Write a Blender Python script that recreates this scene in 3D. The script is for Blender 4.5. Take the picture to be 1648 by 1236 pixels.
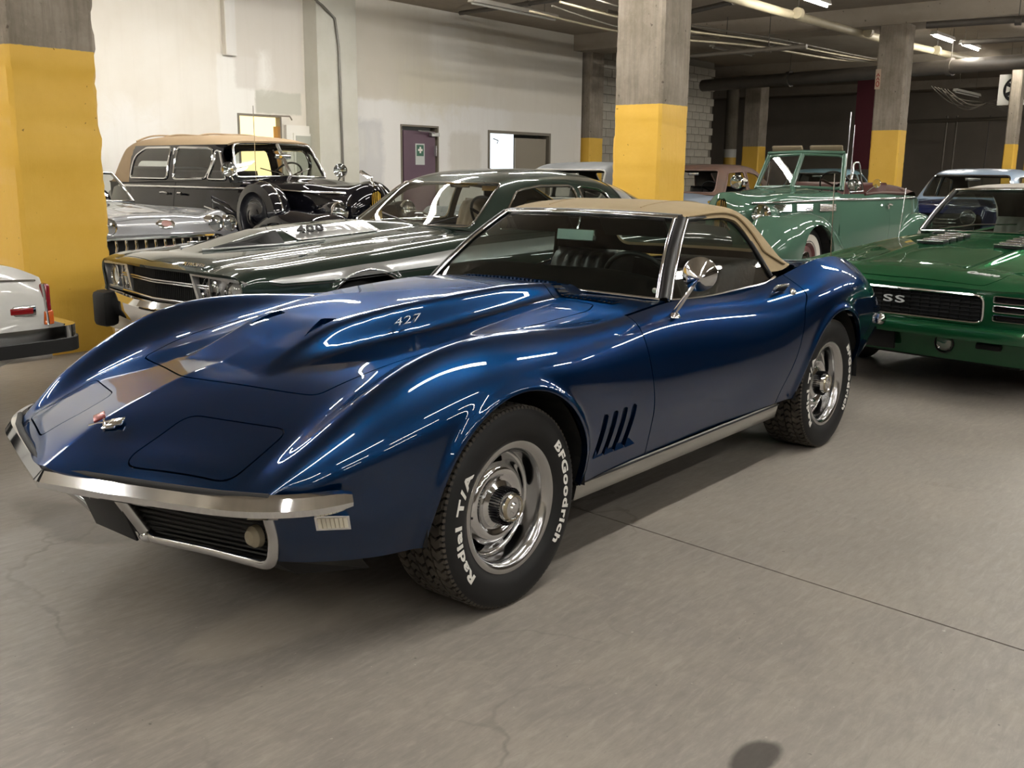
import bpy, bmesh, math, random
import numpy as np
from mathutils import Vector, Matrix
from math import radians, sin, cos, pi, sqrt
random.seed(7); np.random.seed(7)
for o in list(bpy.data.objects): bpy.data.objects.remove(o)
scene = bpy.context.scene; COL = scene.collection
# ---------------- camera
cam_d = bpy.data.cameras.new('camera'); cam = bpy.data.objects.new('camera', cam_d); COL.objects.link(cam)
cam_d.sensor_width = 36.0; cam_d.lens = 1606.8/1648*36.0; cam_d.clip_start = 0.05; cam_d.clip_end = 200
def _cam():
    yw, pt, rl = radians(219.1254), radians(12.0051), radians(.5211)
    f = Vector((cos(yw)*cos(pt), sin(yw)*cos(pt), -sin(pt))); r = Vector((sin(yw), -cos(yw), 0)); u = r.cross(f)
    r2 = cos(rl)*r + sin(rl)*u; u2 = -sin(rl)*r + cos(rl)*u
    m = Matrix((r2, u2, -f)).transposed().to_4x4(); m.translation = (2.3001, 2.6949, 1.3454)
    return m
cam.matrix_world = _cam(); scene.camera = cam
# ---------------- world, exposure
w = bpy.data.worlds.new('world'); scene.world = w; w.use_nodes = True
w.node_tree.nodes['Background'].inputs[0].default_value = (.55, .53, .5, 1); w.node_tree.nodes['Background'].inputs[1].default_value = 0.12
vs = scene.view_settings; vs.view_transform = 'Standard'; vs.look = 'None'; vs.exposure = 1.08; vs.gamma = 1.0; vs.use_curve_mapping = False
scene.cycles.use_denoising = True; scene.cycles.max_bounces = 5; scene.cycles.diffuse_bounces = 3; scene.cycles.glossy_bounces = 3; scene.cycles.transmission_bounces = 4; scene.cycles.transparent_max_bounces = 12; scene.cycles.sample_clamp_indirect = 6
scene.cycles.caustics_reflective = False; scene.cycles.caustics_refractive = False; scene.cycles.use_adaptive_sampling = True; scene.cycles.adaptive_threshold = .03
LAMP = 56.0       # emission of the fluorescent tubes
# ---------------- helpers
def lin(h):
    if isinstance(h, str):
        h = h.lstrip('#'); c = [int(h[i:i+2], 16)/255 for i in (0, 2, 4)]
        return tuple(v/12.92 if v <= .04045 else ((v+.055)/1.055)**2.4 for v in c)
    return tuple(h)
MATS = {}
def pm(name, col, rough=.5, metal=0., coat=0., spec=.5, noise=None, bump=None, emit=0., coat_rough=.03, sheen=0.):
    """procedural principled material; noise=(scale, colour2, contrast) mottles the colour, bump=(scale, strength)"""
    if name in MATS: return MATS[name]
    m = bpy.data.materials.new(name); m.use_nodes = True; nt = m.node_tree; b = nt.nodes['Principled BSDF']
    c = lin(col)
    b.inputs['Base Color'].default_value = (*c, 1); b.inputs['Roughness'].default_value = rough; b.inputs['Metallic'].default_value = metal
    b.inputs['Coat Weight'].default_value = coat; b.inputs['Coat Roughness'].default_value = coat_rough; b.inputs['Specular IOR Level'].default_value = spec
    if emit: b.inputs['Emission Color'].default_value = (*c, 1); b.inputs['Emission Strength'].default_value = emit
    tc = nt.nodes.new('ShaderNodeTexCoord')
    if noise:
        n = nt.nodes.new('ShaderNodeTexNoise'); n.inputs['Scale'].default_value = noise[0]; n.inputs['Detail'].default_value = 8; n.inputs['Roughness'].default_value = .65
        nt.links.new(tc.outputs['Object'], n.inputs['Vector'])
        r = nt.nodes.new('ShaderNodeValToRGB'); k = noise[2] if len(noise) > 2 else .2
        r.color_ramp.elements[0].position = .5-k; r.color_ramp.elements[1].position = .5+k
        r.color_ramp.elements[0].color = (*c, 1); r.color_ramp.elements[1].color = (*lin(noise[1]), 1)
        nt.links.new(n.outputs['Fac'], r.inputs['Fac']); nt.links.new(r.outputs['Color'], b.inputs['Base Color'])
    if bump:
        n2 = nt.nodes.new('ShaderNodeTexNoise'); n2.inputs['Scale'].default_value = bump[0]; n2.inputs['Detail'].default_value = 6
        nt.links.new(tc.outputs['Object'], n2.inputs['Vector'])
        bp = nt.nodes.new('ShaderNodeBump'); bp.inputs['Strength'].default_value = bump[1]; bp.inputs['Distance'].default_value = .01
        nt.links.new(n2.outputs['Fac'], bp.inputs['Height']); nt.links.new(bp.outputs['Normal'], b.inputs['Normal'])
    MATS[name] = m; return m
def glass(name, tint=(.8, .85, .82), refl=.06, rough=0.0):
    if name in MATS: return MATS[name]
    m = bpy.data.materials.new(name); m.use_nodes = True; nt = m.node_tree; nt.nodes.clear()
    o = nt.nodes.new('ShaderNodeOutputMaterial'); t = nt.nodes.new('ShaderNodeBsdfTransparent'); g = nt.nodes.new('ShaderNodeBsdfGlossy')
    t.inputs[0].default_value = (*tint, 1); g.inputs['Roughness'].default_value = rough; g.inputs['Color'].default_value = (1, 1, 1, 1)
    lw = nt.nodes.new('ShaderNodeLayerWeight'); lw.inputs['Blend'].default_value = .5
    pw = nt.nodes.new('ShaderNodeMath'); pw.operation = 'POWER'; pw.inputs[1].default_value = 4.; nt.links.new(lw.outputs['Facing'], pw.inputs[0])
    ad = nt.nodes.new('ShaderNodeMath'); ad.operation = 'MULTIPLY_ADD'; ad.inputs[1].default_value = .8; ad.inputs[2].default_value = .04+refl; ad.use_clamp = True
    nt.links.new(pw.outputs[0], ad.inputs[0])
    mx = nt.nodes.new('ShaderNodeMixShader'); nt.links.new(ad.outputs[0], mx.inputs[0]); nt.links.new(t.outputs[0], mx.inputs[1]); nt.links.new(g.outputs[0], mx.inputs[2])
    nt.links.new(mx.outputs[0], o.inputs[0]); MATS[name] = m; return m

def tag(o, label=None, cat=None, group=None, kind=None):
    if label: o['label'] = label
    if cat: o['category'] = cat
    if group: o['group'] = group
    if kind: o['kind'] = kind
    return o
def empty(name, loc=(0, 0, 0), rz=0., label=None, cat=None, group=None, kind=None):
    o = bpy.data.objects.new(name, None); COL.objects.link(o); o.location = loc; o.rotation_euler = (0, 0, rz); o.empty_display_size = .1
    return tag(o, label, cat, group, kind)
def link(name, me, mat=None, parent=None):
    o = bpy.data.objects.new(name, me); COL.objects.link(o)
    if mat and not me.materials: me.materials.append(mat)
    if parent is not None: o.parent = parent
    return o
def copy_tree(o, parent=None, loc=None, rot=None):
    c = o.copy(); COL.objects.link(c)
    if parent is not None: c.parent = parent
    if loc is not None: c.location = loc
    if rot is not None: c.rotation_euler = rot
    for ch in o.children: copy_tree(ch, c)
    return c

# ---- splines
def nspl(x, y, q):
    """natural cubic spline through (x, y) evaluated at q; y is (n, k)"""
    x = np.asarray(x, float); y = np.asarray(y, float); n = len(x)
    y = y.reshape(n, -1)
    if n == 2: return y[0]+(y[1]-y[0])*((q-x[0])/(x[1]-x[0]))[:, None]
    h = np.diff(x); A = np.zeros((n, n)); B = np.zeros_like(y); A[0, 0] = A[-1, -1] = 1
    for i in range(1, n-1):
        A[i, i-1] = h[i-1]; A[i, i] = 2*(h[i-1]+h[i]); A[i, i+1] = h[i]
        B[i] = 6*((y[i+1]-y[i])/h[i]-(y[i]-y[i-1])/h[i-1])
    m = np.linalg.solve(A, B); q = np.asarray(q, float)
    i = np.clip(np.searchsorted(x, q)-1, 0, n-2); a = (x[i+1]-q)[:, None]; b = (q-x[i])[:, None]; hh = h[i][:, None]
    return m[i]*a**3/(6*hh)+m[i+1]*b**3/(6*hh)+(y[i]/hh-m[i]*hh/6)*a+(y[i+1]/hh-m[i+1]*hh/6)*b
def pchip(x, y, q):
    x = np.asarray(x, float); y = np.asarray(y, float).reshape(len(x), -1); h = np.diff(x)[:, None]; d = np.diff(y, axis=0)/h; n = len(x)
    m = np.zeros_like(y); m[0] = d[0]; m[-1] = d[-1]
    for i in range(1, n-1):
        w1 = 2*h[i]+h[i-1]; w2 = h[i]+2*h[i-1]; ok = d[i-1]*d[i] > 0
        with np.errstate(divide='ignore', invalid='ignore'): v = (w1+w2)/(w1/d[i-1]+w2/d[i])
        m[i] = np.where(ok, v, 0)
    q = np.asarray(q, float); i = np.clip(np.searchsorted(x, q)-1, 0, n-2); t = ((q-x[i])/h[i, 0])[:, None]; hh = h[i]
    return (2*t**3-3*t**2+1)*y[i]+(t**3-2*t**2+t)*hh*m[i]+(-2*t**3+3*t**2)*y[i+1]+(t**3-t**2)*hh*m[i+1]
def curve(pts, n, f=nspl):
    """smooth 3d polyline through pts by chord length"""
    p = np.asarray(pts, float); s = np.r_[0, np.cumsum(np.linalg.norm(np.diff(p, axis=0), axis=1))]
    return f(s, p, np.linspace(0, s[-1], n))
def loft(rails, n, m, x0=None, x1=None, f=nspl, cf=nspl, full=False, warp=None):
    """rails: lists of (x, y, z), x falling (front to back); lengthwise spline in x, then a spline across the rails -> (n, M, 3) grid"""
    t = np.linspace(0, 1, n)
    if warp: t = warp(t)
    L = []
    for r in rails:
        r = np.asarray(r, float)
        a = r[0, 0] if x0 is None else min(x0, r[0, 0]); b = r[-1, 0] if x1 is None else max(x1, r[-1, 0])
        xs = a+(b-a)*t; yz = f(-r[:, 0], r[:, 1:], -xs); L.append(np.c_[xs, yz])
    L = np.array(L)                      # rails, n, 3
    if full: L = np.concatenate([L[:0:-1]*[1, -1, 1], L])
    ch = np.linalg.norm(np.diff(L, axis=0), axis=2).mean(1); s = np.r_[0, np.cumsum(ch)]
    k = len(L); q = np.linspace(0, s[-1], m)
    G = cf(s, L.reshape(k, -1), q).reshape(m, n, 3)
    return G.transpose(1, 0, 2).copy()

# ---- surfaces: vertices, normals, faces
class S:
    def __init__(s, V, N, F): s.V = np.asarray(V, float); s.N = np.asarray(N, float); s.F = F
def gnorm(G):
    du = np.gradient(G, axis=0); dv = np.gradient(G, axis=1); N = np.cross(du, dv); l = np.linalg.norm(N, axis=2, keepdims=True); return N/np.maximum(l, 1e-12)
def grid(G, out=(0, 0, 1), wrapv=False):
    """surface of a grid; out = a direction (or a point function) telling which way normals face"""
    n, m = G.shape[:2]
    if wrapv:
        E_ = np.concatenate([G[:, -2:], G, G[:, :2]], 1); N = gnorm(E_)[:, 2:-2]
    else: N = gnorm(G)
    V = G.reshape(-1, 3); N = N.reshape(-1, 3)
    i, j = np.meshgrid(np.arange(n-1), np.arange(m if wrapv else m-1), indexing='ij'); j2 = (j+1) % m
    F = np.stack([i*m+j, (i+1)*m+j, (i+1)*m+j2, i*m+j2], -1).reshape(-1, 4)
    sgn = (N*np.asarray(out, float)).sum(1).mean() if not callable(out) else (N*out(V)).sum(1).mean()
    if sgn < 0: N = -N; F = F[:, ::-1]
    return S(V, N, [tuple(q) for q in F])
def mir(s): return S(s.V*[1, -1, 1], s.N*[1, -1, 1], [f[::-1] for f in s.F])
def join(*ss):
    V = np.concatenate([s.V for s in ss]); N = np.concatenate([s.N for s in ss]); F = []; o = 0
    for s in ss: F += [tuple(i+o for i in f) for f in s.F]; o += len(s.V)
    return S(V, N, F)
def clip(s, d):
    """keep d > 0, cutting faces along d = 0"""
    ins = d > 0; V = list(s.V); N = list(s.N); F = []; cache = {}
    def cut(a, b):
        k = (a, b) if a < b else (b, a)
        if k not in cache:
            t = d[a]/(d[a]-d[b]); cache[k] = len(V); V.append(s.V[a]+t*(s.V[b]-s.V[a])); nn = s.N[a]+t*(s.N[b]-s.N[a]); N.append(nn/max(np.linalg.norm(nn), 1e-9))
        return cache[k]
    for f in s.F:
        c = sum(bool(ins[i]) for i in f)
        if c == len(f): F.append(f)
        elif c:
            q = []
            for a, b in zip(f, f[1:]+f[:1]):
                if ins[a]: q.append(a)
                if ins[a] != ins[b]: q.append(cut(a, b))
            if len(q) > 2: F.append(tuple(q))
    used = sorted({i for f in F for i in f}); mp = {o: k for k, o in enumerate(used)}
    if not used: return S(np.zeros((0, 3)), np.zeros((0, 3)), [])
    return S(np.array(V)[used], np.array(N)[used], [tuple(mp[i] for i in f) for f in F])
def sdp(P, poly):
    """signed distance of 2d points to a polygon, negative inside"""
    P = np.asarray(P, float); poly = np.asarray(poly, float); d = np.full(len(P), 1e9); ins = np.zeros(len(P), bool)
    for a, b in zip(poly, np.roll(poly, -1, 0)):
        e = b-a; w_ = P-a; t = np.clip((w_@e)/max(e@e, 1e-12), 0, 1); d = np.minimum(d, np.linalg.norm(w_-t[:, None]*e, axis=1))
        c = (a[1] > P[:, 1]) != (b[1] > P[:, 1])
        with np.errstate(divide='ignore', invalid='ignore'): xi = a[0]+(P[:, 1]-a[1])/(b[1]-a[1])*(b[0]-a[0])
        ins ^= c & (P[:, 0] < xi)
    return np.where(ins, -d, d)
def rpoly(p, r, n=5):
    """round the corners of a polygon"""
    p = [np.array(q, float) for q in p]; out = []; rr = r if isinstance(r, (list, tuple)) else [r]*len(p)
    for i in range(len(p)):
        a, b, c = p[i-1], p[i], p[(i+1) % len(p)]; u = a-b; v = c-b; lu, lv = np.linalg.norm(u), np.linalg.norm(v); k = min(rr[i], lu*.49, lv*.49)
        if k <= 0: out.append(b); continue
        s_, e_ = b+u/lu*k, b+v/lv*k
        for t in np.linspace(0, 1, n): out.append((1-t)**2*s_+2*t*(1-t)*b+t*t*e_)
    return np.array(out)
def split(s, d, gap=.002):
    return clip(s, -d-gap), clip(s, d-gap)
def border(F):
    from collections import Counter
    e = Counter()
    for f in F:
        for a, b in zip(f, f[1:]+f[:1]): e[(a, b)] += 1
    return [k for k in e if (k[1], k[0]) not in e]
def lipped(s, depth):
    """fold the border of a surface inwards by depth"""
    be = border(s.F); V = list(s.V); N = list(s.N); F = list(s.F); st = {}
    P = {}
    for a, b in be:
        e = s.V[b]-s.V[a]
        nn = np.cross(e, s.N[a]); l = np.linalg.norm(nn)
        if l < 1e-9: continue
        for i in (a, b): P[i] = P.get(i, 0)+nn/l
    for i, nn in P.items():
        nn = nn/max(np.linalg.norm(nn), 1e-9); k = len(V); V += [s.V[i], s.V[i]-s.N[i]*depth]; N += [nn, nn]; st[i] = k
    for a, b in be:
        if a in st and b in st: F.append((b_ := st[b], st[a], st[a]+1, st[b]+1))
    return S(np.array(V), np.array(N), F)
def mesh(name, s, mat, parent=None, lip=0., flat=False):
    if lip: s = lipped(s, lip)
    me = bpy.data.meshes.new(name); me.from_pydata([tuple(v) for v in s.V], [], s.F)
    if not flat:
        me.shade_smooth(); me.normals_split_custom_set_from_vertices([tuple(n) for n in s.N])
    return link(name, me, mat, parent)
def raw(name, V, F, mat, parent=None, smooth=False, angle=None):
    me = bpy.data.meshes.new(name); me.from_pydata([tuple(v) for v in V], [], [tuple(f) for f in F]); me.update()
    if smooth: me.shade_smooth()
    if angle:
        me.shade_smooth(); me.set_sharp_from_angle(angle=radians(angle))
    return link(name, me, mat, parent)
class MB:
    """collects plain geometry into ONE mesh"""
    def __init__(s): s.V = []; s.F = []
    def add(s, V, F):
        o = len(s.V); s.V += [tuple(v) for v in V]; s.F += [tuple(i+o for i in f) for f in F]; return s
    def box(s, c, d, rz=0., rx=0., ry=0.):
        V = np.array([(x, y, z) for x in (-.5, .5) for y in (-.5, .5) for z in (-.5, .5)])*np.array(d)
        M_ = np.array((Matrix.Rotation(rz, 3, 'Z') @ Matrix.Rotation(ry, 3, 'Y') @ Matrix.Rotation(rx, 3, 'X')))
        return s.add(V@M_.T+np.array(c), [(0, 1, 3, 2), (4, 6, 7, 5), (0, 4, 5, 1), (2, 3, 7, 6), (0, 2, 6, 4), (1, 5, 7, 3)])
    def tube(s, path, r, seg=8, closed=False, caps=True, prof=None, up=None):
        V, F = sweep(path, r, seg, closed, caps, prof, up); return s.add(V, F)
    def lathe(s, prof, n=24, c=(0, 0, 0), ax='z'):
        V, F = lathe(prof, n, ax); return s.add(np.array(V)+np.array(c), F)
    def build(s, name, mat, parent=None, smooth=False, angle=35, bevel=0.):
        if bevel:
            bm = bmesh.new(); vs_ = [bm.verts.new(v) for v in s.V]
            for f in s.F:
                try: bm.faces.new([vs_[i] for i in f])
                except ValueError: pass
            bmesh.ops.bevel(bm, geom=bm.edges[:], offset=bevel, segments=2, affect='EDGES', profile=.5)
            me = bpy.data.meshes.new(name); bm.to_mesh(me); bm.free(); me.shade_smooth(); me.set_sharp_from_angle(angle=radians(40)); return link(name, me, mat, parent)
        return raw(name, s.V, s.F, mat, parent, smooth, angle)
def sweep(path, r, seg=8, closed=False, caps=True, prof=None, up=None):
    P = np.asarray(path, float); n = len(P)
    T = np.roll(P, -1, 0)-np.roll(P, 1, 0) if closed else np.gradient(P, axis=0)
    T /= np.maximum(np.linalg.norm(T, axis=1, keepdims=True), 1e-9)
    if prof is None: prof = [(cos(a), sin(a)) for a in np.linspace(0, 2*pi, seg, endpoint=False)]
    prof = np.asarray(prof, float); k = len(prof); rr = np.broadcast_to(np.asarray(r, float), (n,))
    u = np.asarray(up if up is not None else ((0, 0, 1) if abs(T[0][2]) < .9 else (1, 0, 0)), float)
    V = []
    for i in range(n):
        if up is not None: u = np.asarray(up, float)
        a = np.cross(u, T[i]); a /= max(np.linalg.norm(a), 1e-9); b = np.cross(T[i], a); u = b
        V += [P[i]+rr[i]*(q[0]*a+q[1]*b) for q in prof]
    F = []
    for i in range(n if closed else n-1):
        j = (i+1) % n
        for q in range(k): F.append((i*k+q, i*k+(q+1) % k, j*k+(q+1) % k, j*k+q))
    if caps and not closed: F += [tuple(range(k))[::-1], tuple((n-1)*k+q for q in range(k))]
    return V, F
def tube(name, path, r, mat, parent=None, seg=8, closed=False, prof=None, up=None):
    V, F = sweep(path, r, seg, closed, True, prof, up); return raw(name, V, F, mat, parent, angle=50)
def lathe(prof, n=32, ax='z'):
    """prof: (radius, height) pairs, closed at the ends when radius is 0"""
    V = []; F = []; k = len(prof)
    for i in range(n):
        a = 2*pi*i/n
        for r, h in prof:
            if ax == 'z': V.append((r*cos(a), r*sin(a), h))
            elif ax == 'y': V.append((r*cos(a), h, r*sin(a)))
            else: V.append((h, r*cos(a), r*sin(a)))
    for i in range(n):
        j = (i+1) % n
        for q in range(k-1):
            f = [i*k+q, j*k+q, j*k+q+1, i*k+q+1]
            if ax == 'y': f = f[::-1]
            F.append(tuple(f))
    return V, F
def lathed(name, prof, n, mat, parent=None, c=(0, 0, 0), ax='z', angle=30):
    V, F = lathe(prof, n, ax); return raw(name, np.array(V)+np.array(c), F, mat, parent, angle=angle)
def text(s, size=1., ext=.002, shear=0., off=0., spacing=1.):
    """letters as plain mesh data (x right, y up, z out)"""
    cu = bpy.data.curves.new('t', 'FONT'); cu.body = s; cu.size = size; cu.extrude = ext; cu.shear = shear; cu.offset = off; cu.space_character = spacing; cu.resolution_u = 3
    cu.align_x = 'CENTER'; cu.align_y = 'CENTER'
    o = bpy.data.objects.new('t', cu); COL.objects.link(o); dg = bpy.context.evaluated_depsgraph_get(); me = o.evaluated_get(dg).to_mesh()
    V = np.array([v.co[:] for v in me.vertices]).reshape(-1, 3); F = [tuple(p.vertices) for p in me.polygons]
    o.evaluated_get(dg).to_mesh_clear(); bpy.data.objects.remove(o); bpy.data.curves.remove(cu); return V, F
def frame(V, o, ex, ey, ez=None):
    ex = np.array(ex, float); ex /= np.linalg.norm(ex); ey = np.array(ey, float); ey -= ex*(ex@ey); ey /= np.linalg.norm(ey); ez = np.cross(ex, ey)
    return np.array(o)+V[:, :1]*ex+V[:, 1:2]*ey+V[:, 2:3]*ez
# ---------------- the garage
def N_(nt, t, **k):
    n = nt.nodes.new(t)
    for a, v in k.items():
        if a.startswith('i_'): n.inputs[int(a[2:]) if a[2:].isdigit() else a[2:]].default_value = v
        else: setattr(n, a, v)
    return n
def mix(nt, fac, a, b):
    n = nt.nodes.new('ShaderNodeMix'); n.data_type = 'RGBA'
    for s_, v in ((0, fac), (6, a), (7, b)):
        if isinstance(v, bpy.types.NodeSocket): nt.links.new(v, n.inputs[s_])
        elif s_ == 0: n.inputs[0].default_value = v
        else: n.inputs[s_].default_value = (*lin(v), 1)
    return n.outputs[2]
def math_(nt, op, a, b=0., clamp=False):
    n = nt.nodes.new('ShaderNodeMath'); n.operation = op; n.use_clamp = clamp
    for i, v in ((0, a), (1, b)):
        if isinstance(v, bpy.types.NodeSocket): nt.links.new(v, n.inputs[i])
        else: n.inputs[i].default_value = v
    return n.outputs[0]
def noise_(nt, vec, scale, detail=6, rough=.6, dist=0.):
    n = N_(nt, 'ShaderNodeTexNoise'); n.inputs['Scale'].default_value = scale; n.inputs['Detail'].default_value = detail; n.inputs['Roughness'].default_value = rough; n.inputs['Distortion'].default_value = dist
    nt.links.new(vec, n.inputs['Vector']); return n.outputs['Fac']
def ramp(nt, fac, a, b):
    n = nt.nodes.new('ShaderNodeMapRange'); n.inputs[1].default_value = a; n.inputs[2].default_value = b; n.clamp = True
    nt.links.new(fac, n.inputs[0]); return n.outputs[0]
def newmat(name, rough=.6, spec=.5):
    m = bpy.data.materials.new(name); m.use_nodes = True; b = m.node_tree.nodes['Principled BSDF']; b.inputs['Roughness'].default_value = rough; b.inputs['Specular IOR Level'].default_value = spec
    tc = m.node_tree.nodes.new('ShaderNodeTexCoord'); MATS[name] = m; return m, m.node_tree, b, tc.outputs['Object']
def bumpto(nt, b, h, strength=.2, dist=.01):
    n = nt.nodes.new('ShaderNodeBump'); n.inputs['Strength'].default_value = strength; n.inputs['Distance'].default_value = dist
    nt.links.new(h, n.inputs['Height']); nt.links.new(n.outputs[0], b.inputs['Normal'])
def floor_mat():
    m, nt, b, v = newmat('concrete_floor', .5, .35)
    big = noise_(nt, v, .35, 5, .55); mid = noise_(nt, v, 2.2, 5, .65, .4); fine = noise_(nt, v, 30, 4, .6)
    c = mix(nt, ramp(nt, big, .35, .65), '#79736D', '#87817A')
    c = mix(nt, math_(nt, 'MULTIPLY', ramp(nt, mid, .45, .7), .5), c, '#948C82')
    dark = ramp(nt, noise_(nt, v, 1.1, 5, .7, 1.0), .60, .74); c = mix(nt, math_(nt, 'MULTIPLY', dark, .25), c, '#5A534D')
    pale = ramp(nt, noise_(nt, v, 3.1, 6, .75, .8), .63, .72); c = mix(nt, math_(nt, 'MULTIPLY', pale, .35), c, '#A39B90')
    c = mix(nt, math_(nt, 'MULTIPLY', ramp(nt, fine, .3, .7), .12), c, '#4F4943')
    mps = nt.nodes.new('ShaderNodeMapping'); mps.inputs['Scale'].default_value = (3, 14, 3); mps.inputs['Rotation'].default_value = (0, 0, .5); nt.links.new(v, mps.inputs['Vector'])
    scr = noise_(nt, mps.outputs[0], 3, 6, .75, .5); c = mix(nt, math_(nt, 'MULTIPLY', ramp(nt, scr, .50, .72), .30), c, '#A8A196'); c = mix(nt, math_(nt, 'MULTIPLY', ramp(nt, scr, .48, .30), .28), c, '#5C5650')
    spk = noise_(nt, v, 45, 2, .5); c = mix(nt, math_(nt, 'MULTIPLY', ramp(nt, spk, .74, .78), .6), c, '#3A3530'); c = mix(nt, math_(nt, 'MULTIPLY', ramp(nt, spk, .25, .22), .5), c, '#B8B1A5')
    # hairline cracks
    d = nt.nodes.new('ShaderNodeVectorMath'); d.operation = 'ADD'
    nz = N_(nt, 'ShaderNodeTexNoise'); nz.inputs['Scale'].default_value = 1.3; nz.inputs['Detail'].default_value = 5; nt.links.new(v, nz.inputs['Vector'])
    nt.links.new(v, d.inputs[0]); nt.links.new(nz.outputs['Color'], d.inputs[1])
    vo = N_(nt, 'ShaderNodeTexVoronoi', feature='DISTANCE_TO_EDGE'); vo.inputs['Scale'].default_value = .33; nt.links.new(d.outputs[0], vo.inputs['Vector'])
    cr = math_(nt, 'MULTIPLY', ramp(nt, vo.outputs['Distance'], .004, .0008), ramp(nt, noise_(nt, v, .8, 2), .48, .6))
    c = mix(nt, math_(nt, 'MULTIPLY', cr, .3), c, '#3B3631')
    # oil spots, a dark round one by the lower edge of the photograph
    def spot(x, y, rx, ry, col, amt):
        global _s
        s_ = nt.nodes.new('ShaderNodeSeparateXYZ'); nt.links.new(v, s_.inputs[0])
        dx = math_(nt, 'MULTIPLY', math_(nt, 'SUBTRACT', s_.outputs[0], x), 1/rx); dy = math_(nt, 'MULTIPLY', math_(nt, 'SUBTRACT', s_.outputs[1], y), 1/ry)
        r2 = math_(nt, 'ADD', math_(nt, 'MULTIPLY', dx, dx), math_(nt, 'MULTIPLY', dy, dy)); r2 = math_(nt, 'ADD', r2, math_(nt, 'MULTIPLY', math_(nt, 'SUBTRACT', mid, .5), 2.2))
        return mix(nt, math_(nt, 'MULTIPLY', ramp(nt, r2, 1., .5), amt), c, col)
    for a in SPOTS: c = spot(*a)
    nt.links.new(c, b.inputs['Base Color'])
    nt.links.new(ramp(nt, mid, 0, 1.4), b.inputs['Roughness'])
    r = nt.nodes.new('ShaderNodeMapRange'); r.inputs[3].default_value = .36; r.inputs[4].default_value = .62; nt.links.new(mid, r.inputs[0]); nt.links.new(r.outputs[0], b.inputs['Roughness'])
    return m
SPOTS = [(.29, 1.81, .10, .05, '#2A2622', .8), (.516, -.94, .16, .42, '#4A443E', .5), (.55, .36, .34, .16, '#A59B8E', .35), (.25, .5, .25, .12, '#A59B8E', .25)]
def conc_mat(name, a, bb, streak=True, dots=True, paint=None, flakes=True):
    """board-marked concrete; paint=(height, colour) paints it below that height"""
    m, nt, b, v = newmat(name, .8, .25)
    mp = nt.nodes.new('ShaderNodeMapping'); mp.inputs['Scale'].default_value = (9, 9, .55); nt.links.new(v, mp.inputs['Vector'])
    st = noise_(nt, mp.outputs[0], 2.6, 7, .7); bl = noise_(nt, v, 1.7, 7, .65); fn = noise_(nt, v, 18, 6, .7)
    c = mix(nt, ramp(nt, bl, .3, .7), a, bb)
    if streak: c = mix(nt, math_(nt, 'MULTIPLY', ramp(nt, st, .45, .68), .38), c, '#5B5348')
    c = mix(nt, math_(nt, 'MULTIPLY', ramp(nt, fn, .55, .75), .35), c, '#A59D90')
    if flakes:
        fl = ramp(nt, noise_(nt, v, 2.7, 10, .8, .6), .68, .70); c = mix(nt, math_(nt, 'MULTIPLY', fl, .55), c, '#C8C3B8')
    pit = ramp(nt, noise_(nt, v, 16, 3, .5), .70, .74); c = mix(nt, math_(nt, 'MULTIPLY', pit, .7), c, '#3F382F')
    h = math_(nt, 'ADD', math_(nt, 'MULTIPLY', fn, .6), math_(nt, 'MULTIPLY', st, .6))
    if paint:
        s_ = nt.nodes.new('ShaderNodeSeparateXYZ'); nt.links.new(v, s_.inputs[0])
        pc = mix(nt, ramp(nt, bl, .35, .7), paint[1], paint[2])
        ch = ramp(nt, noise_(nt, v, 21, 3, .5), .735, .75); pc = mix(nt, math_(nt, 'MULTIPLY', ch, .85), pc, '#6B4E12')
        edge = math_(nt, 'ADD', s_.outputs[2], math_(nt, 'MULTIPLY', math_(nt, 'SUBTRACT', fn, .5), .02))
        k = ramp(nt, edge, paint[0]+.002, paint[0]-.002); c = mix(nt, k, c, pc)
        r = nt.nodes.new('ShaderNodeMapRange'); r.inputs[3].default_value = .85; r.inputs[4].default_value = .42; nt.links.new(k, r.inputs[0]); nt.links.new(r.outputs[0], b.inputs['Roughness'])
    nt.links.new(c, b.inputs['Base Color']); bumpto(nt, b, h, .35); return m
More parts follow.
